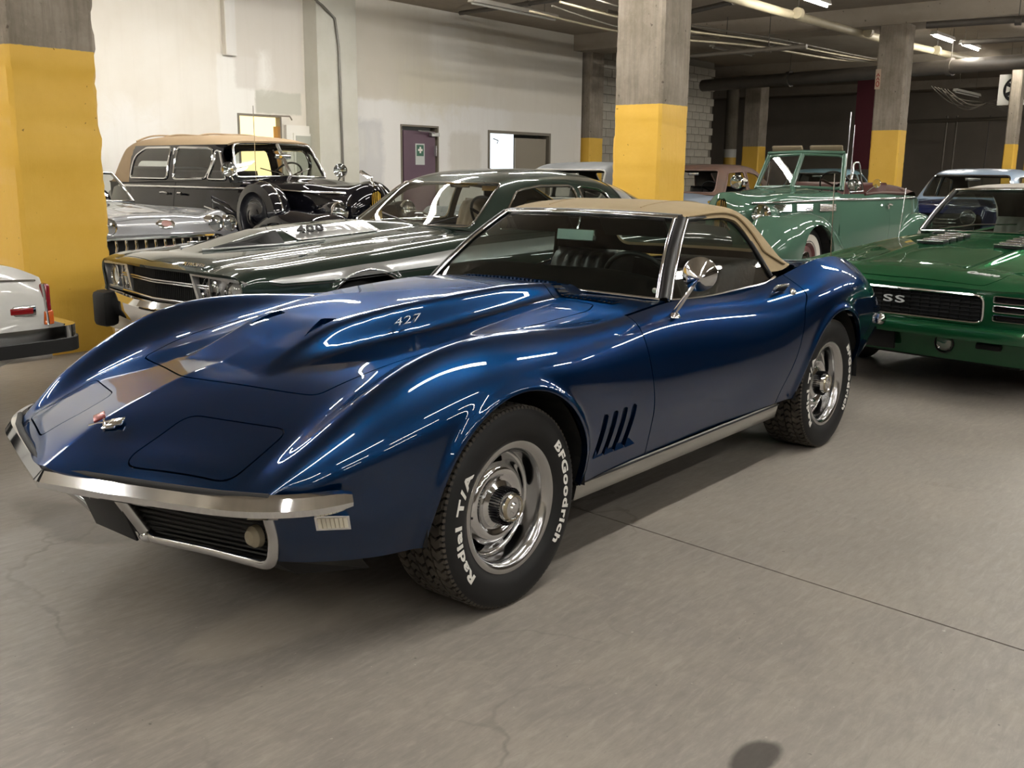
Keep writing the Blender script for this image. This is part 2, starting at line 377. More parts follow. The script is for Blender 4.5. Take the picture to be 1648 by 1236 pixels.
def wall_mat():
    m, nt, b, v = newmat('patched_white_wall', .65, .3)
    s_ = nt.nodes.new('ShaderNodeSeparateXYZ'); nt.links.new(v, s_.inputs[0]); X, Z = s_.outputs[0], s_.outputs[2]
    n1 = noise_(nt, v, .5, 4, .6, .5); n2 = noise_(nt, v, 2.5, 5, .7, .6)
    mpn = nt.nodes.new('ShaderNodeMapping'); mpn.inputs['Scale'].default_value = (5, 5, .35); nt.links.new(v, mpn.inputs['Vector']); n3 = noise_(nt, mpn.outputs[0], 1.5, 4, .7)
    c = mix(nt, ramp(nt, n1, .35, .7), '#D9D5CC', '#CDC6B8')
    def rect(c, x0, x1, z0, z1, col, amt=1., soft=.03):
        wob = math_(nt, 'MULTIPLY', math_(nt, 'SUBTRACT', n2, .5), soft*5)
        xx = math_(nt, 'ADD', X, wob); zz = math_(nt, 'ADD', Z, wob)
        k = math_(nt, 'MULTIPLY', math_(nt, 'MULTIPLY', ramp(nt, xx, x0-soft, x0+soft), ramp(nt, xx, x1+soft, x1-soft)), math_(nt, 'MULTIPLY', ramp(nt, zz, z0-soft, z0+soft), ramp(nt, zz, z1+soft, z1-soft)))
        return mix(nt, math_(nt, 'MULTIPLY', k, amt), c, col)
    c = rect(c, -17.31, -10.08, 0, 2.62, '#E2E0DC', .9, .03)          # whiter band right of the pilaster
    c = rect(c, -10.97, -10.13, 0, 2.25, '#C4C3C2', .8, .06); c = rect(c, -10.55, -10.34, 1.5, 2.1, '#D5D3CE', .8, .08); c = rect(c, -10.81, -10.71, 1.6, 2.1, '#D5D3CE', .7, .08)
    c = rect(c, -13.75, -12.80, 0, 2.1, '#CBC6BB', .7, .06); c = rect(c, -13.49, -13.17, 1.55, 1.9, '#CFCBC2', .8, .12)
    c = rect(c, -12.28, -10.08, 2.65, 4.3, '#CAC3B5', .6, .1); c = rect(c, -13.33, -11.44, 2.5, 3.3, '#D2CBB6', .6, .25)
    c = rect(c, -17.31, -14.59, 0, 4.3, '#D2CBBD', .5, .2)
    c = rect(c, -8.14, -7.43, 1.2, 3.12, '#DEDCD6', .95, .02); c = rect(c, -7.75, -7.56, 3.1, 4.3, '#CFCDC8', .9, .01)
    c = rect(c, -9.08, -8.14, 2.25, 2.62, '#B3B2A6', .9, .02); c = rect(c, -9.15, -7.77, 2.62, 4.3, '#C9C4BC', .8, .03)
    c = rect(c, -8.45, -8.24, 2.6, 3.2, '#E2E0DA', .8, .1); c = rect(c, -6.51, -5.36, 0, 2.2, '#DEDDD9', .7, .2)
    c = mix(nt, math_(nt, 'MULTIPLY', ramp(nt, n3, .5, .75), .12), c, '#B3AB9B')
    nt.links.new(c, b.inputs['Base Color']); return m
YEL = ('#DFB44E', '#D6AA42')
M_floor = floor_mat(); M_wall = wall_mat()
M_conc = conc_mat('board_marked_concrete', '#8C8375', '#79705F'); M_ceil = conc_mat('ceiling_concrete', '#958B7D', '#A2988A', streak=False, flakes=False)
M_cmu = pm('concrete_block', '#9A9488', .9, noise=(3., '#ABA598', .2), bump=(40, .5)); M_mortar = pm('mortar', '#6B655B', .95)
M_black = pm('black_matte', '#0B0B0C', .6); M_dark = pm('dark_wall', '#756D63', .9, noise=(.6, '#857C70', .2), bump=(6, .3))
# floor: two slabs either side of the sawn joint
fl = raw('floor', [(-40, -40, -.12), (20, -40, -.12), (20, 20, -.12), (-40, 20, -.12)], [(0, 1, 2, 3)], M_black); tag(fl, 'grey concrete garage floor with a sawn joint', kind='structure')
JX, JS = -.938, .1025
def joint(y): return JX+JS*y
for sgn, xe in ((1, 20), (-1, -40)):
    V = []
    for z in (0, -.11):
        V += [(joint(-40)+sgn*.004, -40, z), (xe, -40, z), (xe, 20, z), (joint(20)+sgn*.004, 20, z)]
    F = [(0, 1, 2, 3), (0, 4, 5, 1), (1, 5, 6, 2), (2, 6, 7, 3), (3, 7, 4, 0)]
    if sgn < 0: F = [f[::-1] for f in F]
    raw('slab', V, F, M_floor, fl)
# ceiling
H = 4.38
ce = MB().box((-10, -10, H+.15), (60, 60, .3)).build('ceiling', M_ceil); tag(ce, 'brown board-marked concrete ceiling slab', kind='structure')
bmk = MB().box((-17.4, -10, H-.17), (.9, 60, .34)).build('beam', M_ceil, ce)
for xb in (-25.4, -33): MB().box((xb, -10, H-.14), (.8, 60, .28)).build('beam', M_ceil, ce)
# walls
def slabwall(name, x0, x1, y0, y1, mat, label, z1=H):
    return tag(MB().box(((x0+x1)/2, (y0+y1)/2, z1/2), (x1-x0, y1-y0, z1)).build(name, mat), label, kind='structure')
YW = -11.25
# white wall with three openings (x from the left): warm doorway, first-aid door, double door
ops = [(-8.64, -7.77, 2.23), (-12.47, -11.43, 2.205), (-16.13, -13.97, 2.19)]
wl = MB(); xs = [20.0]
for a, b, h in ops:
    wl.box(((xs[-1]+b)/2, YW-.1, H/2), (xs[-1]-b, .2, H)); wl.box(((a+b)/2, YW-.1, (H+h)/2), (b-a, .2, H-h)); xs.append(a)
wl.box(((xs[-1]-17.31)/2, YW-.1, H/2), (xs[-1]+17.31, .2, H))
wb = wl.build('wall_back', M_wall); tag(wb, 'patched white garage wall with doors', kind='structure')
M_pil = pm('pilaster_paint', '#C4C2B8', .5, noise=(1.2, '#B2B0A2', .25))
MB().box((-9.62, YW+.17, H/2), (.88, .34, H)).build('pilaster', M_pil, wb)
MB().box((-7.65, YW+.05, 3.7), (.2, .1, 1.2)).build('pilaster', M_wall, wb)
M_cond = pm('grey_conduit', '#6F6C66', .4, .6)
tube('conduit', [(-8.71, YW+.30, H-.02), (-9.29, YW+.38, 4.02), (-9.55, YW+.38, 3.85), (-9.62, YW+.38, 3.4), (-9.68, YW+.37, .1)], .02, M_cond, wb)
slabwall('wall_far', -34.3, -34, -40, 20, M_dark, 'dark far end wall of the garage')
slabwall('wall_left', 8.0, 8.2, -11.44, 20, pm('beige_paint', '#B9B2A4', .7), 'plain beige wall behind the camera side')
slabwall('wall_right', -40, 20, 19.8, 20, M_dark, 'long wall on the camera side')
slabwall('wall_inner', -39.7, -23.3, -18.15, -17.94, M_dark, 'dark wall of the rear bay')
slabwall('wall_room', -20.0, 8.2, -14.80, -14.59, pm('beige_paint', '#B9B2A4', .7), 'wall of the rooms behind the white wall')
# concrete block wall continuing the white wall
bw = MB().box((-20.99, YW-.3, H/2), (6.0, .18, H)).build('wall_block', M_mortar); tag(bw, 'grey concrete block wall behind the pillars', kind='structure')
blk = None
for r in range(3, 21):
    for k in range(15):
        x = -18.2-.4*k-(.2 if r % 2 else 0)
        if x < -23.85: continue
        if blk is None:
            blk = MB().box((0, 0, 0), (.388, .05, .188)).build('block', M_cmu, bw); blk.location = (x, YW-.2, .1+.2*r)
        else:
            c = blk.copy(); COL.objects.link(c); c.parent = bw; c.location = (x, YW-.2+random.uniform(-.003, .003), .1+.2*r)
# doors
M_frame = pm('door_frame_taupe', '#6E675A', .5); M_purple = pm('purple_door', '#5B4552', .45); M_white = pm('white_paint', '#D8D5CC', .5); M_alu = pm('brushed_aluminium', '#A9A9A6', .35, .9)
def emis(name, col, k):
    m = bpy.data.materials.new(name); m.use_nodes = True; nt = m.node_tree; nt.nodes.clear(); o = nt.nodes.new('ShaderNodeOutputMaterial'); e = nt.nodes.new('ShaderNodeEmission')
    e.inputs[0].default_value = (*lin(col), 1); e.inputs[1].default_value = k; nt.links.new(e.outputs[0], o.inputs[0]); MATS[name] = m; return m
def frame_(x0, x1, h, par, w_=.035):
    y = YW-.085; MB().box(((x0+x1)/2, y, h-w_/2), (x1-x0, .20, w_)).box((x0+w_/2, y, h/2-w_/2), (w_, .20, h-w_)).box((x1-w_/2, y, h/2-w_/2), (w_, .20, h-w_)).build('door_frame', M_frame, par)
d2 = empty('door_2', (0, 0, 0), 0, 'purple steel door with green first aid sign', kind='structure')
frame_(-12.47, -11.43, 2.205, d2)
MB().box((-11.95, YW-.03, 1.05), (.87, .05, 2.1)).build('door_leaf', M_purple, d2)
MB().box((-12.30, YW+.06, 2.04), (.22, .07, .07)).build('door_closer', M_alu, d2); tube('closer_arm', [(-12.28, YW+.09, 2.06), (-12.02, YW+.16, 2.09), (-11.86, YW+.05, 2.1)], .012, M_alu, d2)
MB().box((-12.34, YW+.05, 1.73), (.02, .05, .2)).build('hinge', M_alu, d2)
sg = empty('first_aid_sign', (-11.95, YW+.0, 1.66), 0, 'small green and white first aid sign on the purple door', 'sign')
MB().box((0, .003, 0), (.25, .006, .40)).build('sign_plate', pm('sign_grey', '#B9BDB8', .4), sg)
MB().box((0, .008, .07), (.19, .006, .21)).build('green_panel', pm('sign_green', '#2F5B47', .4), sg)
MB().box((0, .013, .08), (.12, .006, .04)).box((0, .0125, .08), (.04, .005, .12)).build('white_cross', M_white, sg)
d3 = empty('door_3', (0, 0, 0), 0, 'wide taupe double doorway, left half open onto pale light', kind='structure')
frame_(-16.13, -13.97, 2.19, d3, .06)
MB().box((-15.46, YW-.05, 1.03), (1.08, .05, 2.06)).build('door_leaf', pm('door_taupe', '#857C6C', .5), d3)
raw('bright_room_beyond', [(-14.89, YW-.06, 0), (-13.9, YW-.06, 0), (-13.9, YW-.06, 2.16), (-14.89, YW-.06, 2.16)], [(0, 1, 2, 3)], emis('daylit_room', '#DCEBF7', 1.0), d3)
tube('closer_arm', [(-14.08, YW+.05, 2.02), (-14.19, YW+.1, 1.98), (-14.13, YW+.12, 1.92)], .012, M_alu, d3)
d1 = empty('door_1', (0, 0, 0), 0, 'doorway glowing warm yellow with an open white door', kind='structure')
frame_(-8.64, -7.77, 2.23, d1)
raw('warm_room_beyond', [(-8.71, YW-.10, 0), (-7.70, YW-.10, 0), (-7.70, YW-.10, 2.2), (-8.62, YW-.10, 2.2)], [(0, 1, 2, 3)], emis('warm_room', '#FFE19A', 1.25), d1)
MB().box((-8.57, YW-.03, 1.0), (.05, .12, 2.1)).build('door_reveal', pm('warm_brown', '#8a6430', .6), d1)
dl = MB().box((-9.03, YW+.05, 1.04), (.68, .05, 2.08)).build('door_leaf', M_white, d1)
MB().box((-9.03, YW+.085, 1.55), (.42, .03, .8)).build('window_frame', M_white, dl); MB().box((-9.03, YW+.1, 1.55), (.34, .012, .72)).build('pane', pm('frosted_pane', '#A6A79C', .25), dl)
tube('closer_arm', [(-8.29, YW+.17, 2.21), (-8.63, YW+.25, 2.21), (-8.71, YW+.2, 2.16)], .013, M_dark, d1)

# pillars: x, y of the near corner (max x, max y), size x, size y, paint height
def pillar(x, y, sx, sy, h, label, chip=.012, seed=0, group='yellow-banded concrete pillars'):
    """square concrete pillar with rough arrises"""
    r = np.random.RandomState(seed); bm = bmesh.new(); nz = 90; b = .03
    prof = [(-sx+b, 0), (-b, 0), (0, -b), (0, -sy+b), (-b, -sy), (-sx+b, -sy), (-sx, -sy+b), (-sx, -b)]
    rings = []
    wob = np.cumsum(r.normal(0, chip*.35, (nz+1, 8)), 0); wob -= np.linspace(0, 1, nz+1)[:, None]*wob[-1]; wob = np.abs(np.clip(wob, -chip, chip))+np.abs(r.normal(0, chip*.15, (nz+1, 8)))
    c = np.array((-sx/2, -sy/2))
    for k in range(nz+1):
        q = np.array(prof); q = q-(q-c)/np.linalg.norm(q-c, axis=1)[:, None]*wob[k][:, None]*1.2
        rings.append([bm.verts.new((a[0], a[1], H*k/nz)) for a in q])
    for k in range(nz):
        for i in range(8): bm.faces.new((rings[k][i], rings[k+1][i], rings[k+1][(i+1) % 8], rings[k][(i+1) % 8]))
    bm.normal_update(); me = bpy.data.meshes.new('concrete_pillar'); bm.to_mesh(me); bm.free(); me.shade_smooth(); me.set_sharp_from_angle(angle=radians(28))
    key = 'pillar_%03d' % int(h*100)
    mt = MATS.get(key) or conc_mat(key, '#A0968A', '#746B5C', paint=(h, *YEL))
    o = link('concrete_pillar', me, mt); o.location = (x, y, 0); return tag(o, label, 'pillar', group)
pillar(-1.0, -4.435, .675, .675, 2.165, 'big near concrete pillar painted yellow, beside the white car', .02, 1)
pillar(-7.09, -2.96, .61, .61, 2.06, 'yellow and concrete pillar standing behind the tan soft top of the blue car', .012, 2)
pillar(-17.0, -3.79, .40, .56, 2.165, 'yellow and concrete pillar between green convertible and navy car', .01, 3)
pillar(-17.4, -11.05, .55, .5, 2.135, 'yellow-banded pillar at the end of the white wall', .01, 4)
pillar(-25.1, -10.5, .5, .55, 2.12, 'yellow-banded pillar beside a round column, far back', .01, 5)
pillar(-25.1, -3.70, .4, .26, 2.12, 'slim far pillar with a fan box, at the right edge', .008, 6)
pillar(-25.9, -3.25, .4, .4, 2.12, 'yellow-banded pillar cut by the right edge of the photo', .008, 7)
rc = empty('round_column', (-28.0, -12.9, 0), 0, 'round concrete column with white and yellow bands, far back', 'column')
lathed('shaft', [(.2, 2.12), (.2, H)], 24, M_conc, rc); lathed('white_band', [(.203, 1.86), (.203, 2.12), (.2, 2.12)], 24, M_white, rc); lathed('yellow_band', [(.203, 0), (.203, 1.86)], 24, pm('yellow_paint', YEL[0], .45), rc)
MB().box((-26.2, -7.85, 2.94), (.06, .62, 2.88)).build('hanging_curtain', pm('maroon_cloth', '#4A1420', .85, bump=(8, .4))); tag(bpy.data.objects['hanging_curtain'], 'dark maroon curtain hanging behind the pillars', 'curtain')

# ---- pipes and cables under the ceiling
M_pipe = pm('dark_pipe', '#3D3833', .55, noise=(3, '#4A443C', .2)); M_pipew = pm('cream_pipe', '#B8AE94', .5, noise=(2, '#A0967C', .2)); M_pipeg = pm('grey_pipe', '#6B655B', .45, .3)
def pipe(name, pts, r, mat, label, cat='pipe', clamps=(), group='pipes under the ceiling'):
    e = empty(name, pts[0], 0, label, cat, group); p0 = np.array(pts[0])
    tube('pipe_run' if cat == 'pipe' else 'cable_run', np.array(pts)-p0, r, mat, e, 12)
    for t in clamps:
        a, b = np.array(pts[0]), np.array(pts[-1]); c = a+(b-a)*t; d = (b-a)/np.linalg.norm(b-a)
        tube('pipe_clamp', [c-d*.05-p0, c+d*.05-p0], r*1.25, mat, e, 12); tube('hanger_rod', [c-p0, (c[0]-p0[0], c[1]-p0[1], H-p0[2])], .008, M_pipe, e, 6)
    return e
pipe('drain_pipe', [(-22.0, -10.7, 3.6), (-20.4, -2.6, 3.6), (-19.4, 2.5, 3.6)], .15, M_pipe, 'thick dark drain pipe running across the back bays', clamps=(.2, .5, .65))
pipe('sprinkler_pipe', [(-16.0, -9.0, 3.62), (-15.8, -5.2, 3.62)], .045, M_pipeg, 'thin steel pipe crossing left of the red-marked pillar', clamps=(.3, .8))
pipe('white_pipe', [(-9.5, -5.1, 4.02), (-14.08, -5.0, 4.0), (-18.6, -4.84, 4.0), (-24.0, -4.4, 4.0)], .075, M_pipew, 'cream insulated pipe running back past the lit lamps', clamps=(.35, .55, .8))
pipe('branch_pipe', [(-14.9, -7.6, 4.22), (-13.6, -4.85, 4.22), (-12.8, -3.2, 4.22)], .045, M_pipe, 'dark branch pipe slanting under the ceiling', clamps=(.4,))
pipe('side_pipe', [(-16.4, -3.3, 3.9), (-16.6, -1.7, 3.9), (-16.9, 1.5, 3.8)], .06, M_pipe, 'dark pipe leaving the top right edge of the photo', clamps=(.3,))
pipe('tie_pipe', [(-19.6, -3.6, 3.95), (-20.0, .5, 3.95)], .05, M_pipe, 'dark pipe beside the bright bulbs at right', clamps=(.4,))
pipe('thin_pipe', [(-12.4, -10.6, 4.25), (-12.2, -7.2, 4.25)], .04, M_pipe, 'short dark pipe near the unlit lamp by the white wall', clamps=(.5,))
pipe('twin_pipe', [(-12.5, -7.75, 4.08), (-21.5, -7.45, 4.08)], .035, M_pipew, 'upper cream pipe of the pair running back', clamps=(.3, .6))
pipe('twin_pipe', [(-12.5, -7.35, 4.02), (-21.5, -7.05, 4.02)], .028, M_pipeg, 'lower grey pipe of the pair running back', clamps=(.45, .75))
pipe('lower_rail', [(-30, -8.2, 2.95), (-29, -3.4, 2.95)], .06, M_pipeg, 'horizontal rail across the dark rear bay')
for k, (a, b) in enumerate((((1.0, 0), (-.3, 0)), ((.0, .12), (.1, .1)), ((.5, .3), (-.2, -.1)), ((-.4, .22), (.3, .25)))):
    pts = curve([(-10.5, -6.6-.25*k+a[0]*.2, 3.9-.04*k), (-13, -6.4-.2*k, 3.84-.04*k-a[1]*.3), (-16, -6.0-.15*k, 3.84-b[1]*.4), (-19, -5.7-.1*k, 3.82-.03*k), (-21, -5.6-.1*k, 3.84)], 30)
    pipe('cable', [tuple(q) for q in pts], .014+.004*(k % 2), M_pipew if k % 2 else M_pipeg, ['pale cable nearest the steel pipe, sagging slightly', 'second sagging cable under the ceiling, pale', 'thin grey cable of the ceiling bundle', 'looping pale cable behind the red-marked pillar'][k], 'cable', group='ceiling cables')
for k in range(6):
    pts = curve([(-24, -5.5+.08*k, 3.5-.02*k), (-25.5, -5.35+.1*k, 3.15-.05*k+.1*(k % 3)), (-27, -5.15+.1*k, 3.2+.03*k), (-29, -4.7, 3.05+.04*k)], 24)
    pipe('cable', [tuple(q) for q in pts], .014, M_pipeg, ['topmost', 'second', 'third', 'fourth', 'fifth', 'lowest'][k]+' tangled cable drooping beside the hanging unlit lamp', 'cable', group='tangled rear cables')
for k, (y, r) in enumerate(((-6.85, .03), (-6.62, .03), (-5.75, .015), (-5.3, .02), (-5.1, .025), (-4.35, .012))):
    pipe('riser_pipe', [(-30-.2*k, y, 0), (-30-.2*k, y+.05, 3.1)], r, M_pipeg if k in (0, 1, 5) else M_pipe, ['leftmost pale riser pipe of the close pair in the dark bay', 'right riser pipe of the pale close pair in the dark bay', 'thin dark riser pipe right of the pale pair', 'dark riser pipe in the middle of the dark bay', 'thicker dark riser pipe beside the middle one', 'thin pale conduit rising just left of the slim far pillar'][k], group='riser pipes')
# ---- lamps
M_house = pm('lamp_housing', '#B4B0A6', .45); M_tube = emis('lit_tube', '#FFFCF6', LAMP); M_tube2 = emis('bright_tube', '#FFFAF0', LAMP*2.5); M_off = pm('unlit_tube', '#C8C6BE', .35)
def strip_light(x, y, z, L=2.4, along='x', lit=True, label='', group='fluorescent strip lights', drop=True, tubes=2, mt=None):
    e = empty('strip_light', (x, y, z), 0 if along == 'x' else pi/2, label, 'ceiling lamp', group)
    hs = MB(); pr = [(-.07, 0), (-.05, .07), (.05, .07), (.07, 0)]
    V = [(sx*L/2, a, b) for sx in (-1, 1) for a, b in pr]
    hs.add(V, [(0, 1, 5, 4), (1, 2, 6, 5), (2, 3, 7, 6), (3, 0, 4, 7), (3, 2, 1, 0), (4, 5, 6, 7)]); hs.build('housing', M_house, e)
    for s_ in ((-.04, .04) if tubes == 2 else (0,)): tube('lamp_tube', [(-L/2+.03, s_, -.022), (L/2-.03, s_, -.022)], .017, (mt or M_tube) if lit else M_off, e, 10)
    if drop:
        for s_ in (-L*.35, L*.35): tube('hanger_rod', [(s_, 0, .07), (s_, 0, H-z)], .006, M_pipeg, e, 6)
    return e

# fan box on the slim far pillar, red-lettered notice on the nearer one
fb = empty('fan_box', (-25.5, -3.97, 3.45), 0, 'white extractor fan box half hidden behind the slim far pillar', 'fan')
MB().box((-.1, 0, 0), (.2, .70, .74)).build('fan_housing', M_white, fb, bevel=.01); lathed('fan_ring', [(.27, 0), (.285, .03), (.31, .02), (.315, 0)], 36, pm('dark_steel', '#3a3a3a', .4, .6), fb, (0, .08, 0), 'x'); lathed('fan_shroud', [(0, .004), (.27, .004)], 30, M_black, fb, (0, .08, 0), 'x')
for k in range(6):
    t = 2*pi*k/6; raw('fan_blade', [(.012, .08+.03*cos(t), .03*sin(t)), (.03, .08+.25*cos(t-.35), .25*sin(t-.35)), (.018, .08+.255*cos(t+.3), .255*sin(t+.3))], [(0, 1, 2)], M_white, fb)
rs = empty('red_notice', (-16.996, -4.285, 3.09), 0, 'narrow vertical notice with worn red marks on the pillar by the green convertible', 'sign')
MB().box((.002, 0, 0), (.006, .10, .36)).build('notice_plate', pm('notice_grey', '#A8927E', .7), rs)
M_nred = pm('notice_red', '#8E2A20', .6); a = np.linspace(0, 2*pi, 20, endpoint=False)
tube('red_mark', np.c_[a*0+.007, .026*np.cos(a), -.085+.045*np.sin(a)], .008, M_nred, rs, 6, closed=True)
tube('red_mark', [(.007, -.026, -.02), (.007, .0, .03), (.007, .026, -.02)], .009, M_nred, rs, 6); tube('red_mark', [(.007, -.026, .05), (.007, 0, .10), (.007, .026, .05)], .009, M_nred, rs, 6)
# ---------------- wheels (axis along local y, outer face towards +y)
M_rub = pm('tyre_rubber', '#0E0E0F', .6, spec=.35, noise=(14, '#141414', .3)); M_tread = pm('tyre_tread', '#2A2723', .8, noise=(9, '#4A433A', .25))
M_chrome = pm('chrome', '#D9DADB', .06, 1.); M_steel = pm('polished_steel', '#BDBDBD', .16, 1.); M_letter = pm('white_tyre_letters', '#D8D6D0', .5)
M_bdk = pm('shadow_black', '#050505', .8); M_ww = pm('whitewall', '#D4CFC4', .5)
def bend(V, F, r, a0):
    """wrap flat letters round the sidewall: baseline radius r, centre angle a0 clockwise from the top seen from outside"""
    a = a0+V[:, 0]/r; rr = r+V[:, 1]; return np.c_[-rr*np.sin(a), V[:, 2], rr*np.cos(a)], F
def tyre(par, R, r, w, letters=False, ww=0., blocks=True, nb=54):
    h = w/2
    prof = [(r-.004, -h*.84), (r+.012, -h*.92), (r+(R-r)*.5, -h), (R-.014, -h*.93), (R-.006, -h*.86), (R-.015 if blocks else R, -h*.8), (R-.014 if blocks else R, 0), (R-.015 if blocks else R, h*.8), (R-.006, h*.86), (R-.014, h*.93),
            (r+(R-r)*.62, h*.995), (r+(R-r)*.5, h), (r+(R-r)*.3, h*.985), (r+.012, h*.92), (r-.004, h*.84)]
    p = np.array(prof); s_ = np.r_[0, np.cumsum(np.linalg.norm(np.diff(p, axis=0), axis=1))]; p = pchip(s_, p, np.linspace(0, s_[-1], 44))
    lathed('tyre', [tuple(q) for q in p], 72, M_rub, par, ax='y', angle=60)
    if blocks:
        mb = MB(); ribs = [(-.80, -.50), (-.45, -.19), (-.14, .14), (.19, .45), (.50, .80)]
        for q, (a, b) in enumerate(ribs):
            for k in range(nb):
                t0 = 2*pi*(k+.5*(q % 2))/nb; dt = 2*pi/nb*.70; sk = 2*pi/nb*(.35 if q % 2 else -.35)
                V = []
                for rr in (R-.018, R):
                    for yy, o_ in ((a*h, 0), ((a+b)/2*h, sk), (b*h, 0)):
                        for t in (t0+o_, t0+o_+dt): V.append((rr*cos(t), yy, rr*sin(t)))
                mb.add(V, [(6, 7, 9, 8), (8, 9, 11, 10), (0, 6, 8, 2), (2, 8, 10, 4), (1, 3, 9, 7), (3, 5, 11, 9), (0, 1, 7, 6), (4, 10, 11, 5)])
        for s_ in (-1, 1):
            for k in range(nb*2):                                        # shoulder lugs
                t = 2*pi*k/(nb*2); dt = 2*pi/(nb*2)*.62; V = []
                for (rr, yy) in ((R-.002, s_*h*.80), (R-.003, s_*h*.87), (R-.020, s_*h*.945), (R-.024, s_*h*.93)):
                    for tt in (t, t+dt): V.append((rr*cos(tt), yy, rr*sin(tt)))
                f = [(0, 1, 3, 2), (2, 3, 5, 4), (4, 5, 7, 6)]
                mb.add(V, f)
        o = mb.build('tread', M_tread, par, angle=20); o['kind'] = 'stuff'
    if ww: lathed('whitewall', [(r+.004, h*.9), (r+.02, h*.97), (r+ww*.5, h*1.003), (r+ww, h*1.006), (r+ww+.002, h*.99)], 64, M_ww, par, ax='y')
    if letters:
        wd = empty('raised_lettering'); wd.parent = par
        for s_, a0 in (('BFGoodrich', radians(90)), ('Radial T/A', radians(268))):
            V, F = text(s_, .047, .0015, 0, .0016, 1.12); V = V*[1, .82, 1]
            bb = V[:, 0].max()-V[:, 0].min(); V[:, 0] *= radians(76)*(r+.060)/bb
            V, F = bend(V, F, r+.048, a0); V[:, 1] += h*1.0
            rr = np.hypot(V[:, 0], V[:, 2]); V[:, 1] -= .03*np.abs((rr-(r+(R-r)*.5))/(R-r))**1.5*.8
            for Vi, Fi in islands(V, F): raw('letter', Vi, Fi, M_letter, wd)
def islands(V, F):
    """split plain mesh data into its connected pieces"""
    p = list(range(len(V)))
    def root(i):
        while p[i] != i: p[i] = p[p[i]]; i = p[i]
        return i
    for f in F:
        for q in f[1:]: p[root(q)] = root(f[0])
    g = {}
    for f in F: g.setdefault(root(f[0]), []).append(f)
    for fs in g.values():
        u = sorted({i for f in fs for i in f}); m = {o: k for k, o in enumerate(u)}; yield V[u], [tuple(m[i] for i in f) for f in fs]
def rally_rim(par, r, h):
    """chrome slotted wheel with trim ring and ribbed centre cap; lip radius r, lip plane y = h"""
    lathed('trim_ring', [(r-.002, h-.012), (r, h-.004), (r-.004, h+.002), (r-.014, h+.003), (r-.028, h-.004), (r-.038, h-.018), (r-.041, h-.034)], 72, M_steel, par, ax='y', angle=40)
    lathed('rim_barrel', [(r-.040, h-.030), (r-.044, h-.06), (r-.046, h-.16)], 48, M_steel, par, ax='y')
    # slotted disc
    n, m = 220, 26; rp = np.array([(r-.043, h-.075), (r-.050, h-.082), (r-.06, h-.080), (r-.085, h-.062), (r-.102, h-.050), (r-.115, h-.050), (r-.13, h-.058), (.06, h-.06)])
    s_ = np.r_[0, np.cumsum(np.linalg.norm(np.diff(rp, axis=0), axis=1))]; rp = nspl(s_, rp, np.linspace(0, s_[-1], m))
    a = np.linspace(0, 2*pi, n, endpoint=False); G = np.stack([np.outer(rp[:, 0], np.cos(a)), np.repeat(rp[:, 1:2], n, 1), np.outer(rp[:, 0], np.sin(a))], -1)
    s = grid(G, (0, 1, 0), wrapv=True); rr = np.hypot(s.V[:, 0], s.V[:, 2]); th = np.arctan2(s.V[:, 2], s.V[:, 0]); d = np.full(len(rr), 9.)
    for k in range(5):
        c = 2*pi*k/5+.3; dd = (th-c+pi) % (2*pi)-pi; d = np.minimum(d, np.hypot(np.maximum(np.abs(dd*(r-.068))-.030, 0), rr-(r-.068))-.0125)
    mesh('slotted_disc', clip(s, d), M_chrome, par, lip=.012)
    lathed('brake_drum', [(0, h-.13), (r-.055, h-.13), (r-.05, h-.16)], 32, pm('brake_iron', '#1b1a19', .6), par, ax='y')
    cap = lathed('centre_cap', [(.078, h-.062), (.076, h-.052), (.060, h-.044), (.050, h-.008), (.044, h+.006), (.036, h+.010), (.034, h+.006), (.018, h+.008), (.014, h+.014), (0, h+.016)], 48, M_chrome, par, ax='y')
    mb = MB()
    for k in range(40):
        t = 2*pi*k/40; mb.box((.058*cos(t), h-.026, .058*sin(t)), (.006, .034, .004), 0, 0, -t)
    o = mb.build('cap_ribs', pm('rib_dark', '#26262a', .3, .8), cap); lathed('cap_ring', [(.046, h+.004), (.041, h+.012), (.036, h+.011)], 40, pm('brassy_ring', '#B5AD98', .15, 1.), cap, ax='y')
    tube('valve_stem', [(r-.05, h-.06, .0), (r-.06, h-.025, 0)], .004, M_rub, par, 6)
def wheel(car, x, y, R, r, w, z=None, kind='rally', label=None, letters=False, ww=0., blocks=True, steer=0., scale=1., name='wheel'):
    """a wheel is a part of its car: an Empty that carries tyre, rim and cap"""
    side = 1 if y > 0 else -1
    e = empty(name); e.parent = car; e.location = (x, y, z if z else R); e.rotation_euler = (0, 0, steer+(0 if side > 0 else pi))
    tyre(e, R, r, w, letters, ww, blocks)
    if kind == 'rally': rally_rim(e, r, w/2-.018)
    elif kind == 'disc':
        lathed('rim', [(r+.004, w*.40), (r-.005, w*.44), (r-.03, w*.40), (r-.06, w*.30), (.09, w*.30)], 48, pm('maroon_rim', '#4A1014', .3, coat=1.), e, ax='y')
        lathed('hub_cap', [(.10, w*.30), (.095, w*.36), (.06, w*.42), (.02, w*.44), (0, w*.44)], 40, M_chrome, e, ax='y')
        lathed('beauty_ring', [(r+.004, w*.42), (r-.004, w*.46), (r-.018, w*.44), (r-.022, w*.40)], 48, M_chrome, e, ax='y')
    else:
        lathed('rim', [(r+.004, w*.40), (r-.005, w*.45), (r-.03, w*.38), (.07, w*.30), (.065, w*.38), (.03, w*.42), (0, w*.42)], 48, M_steel, e, ax='y')
    return e
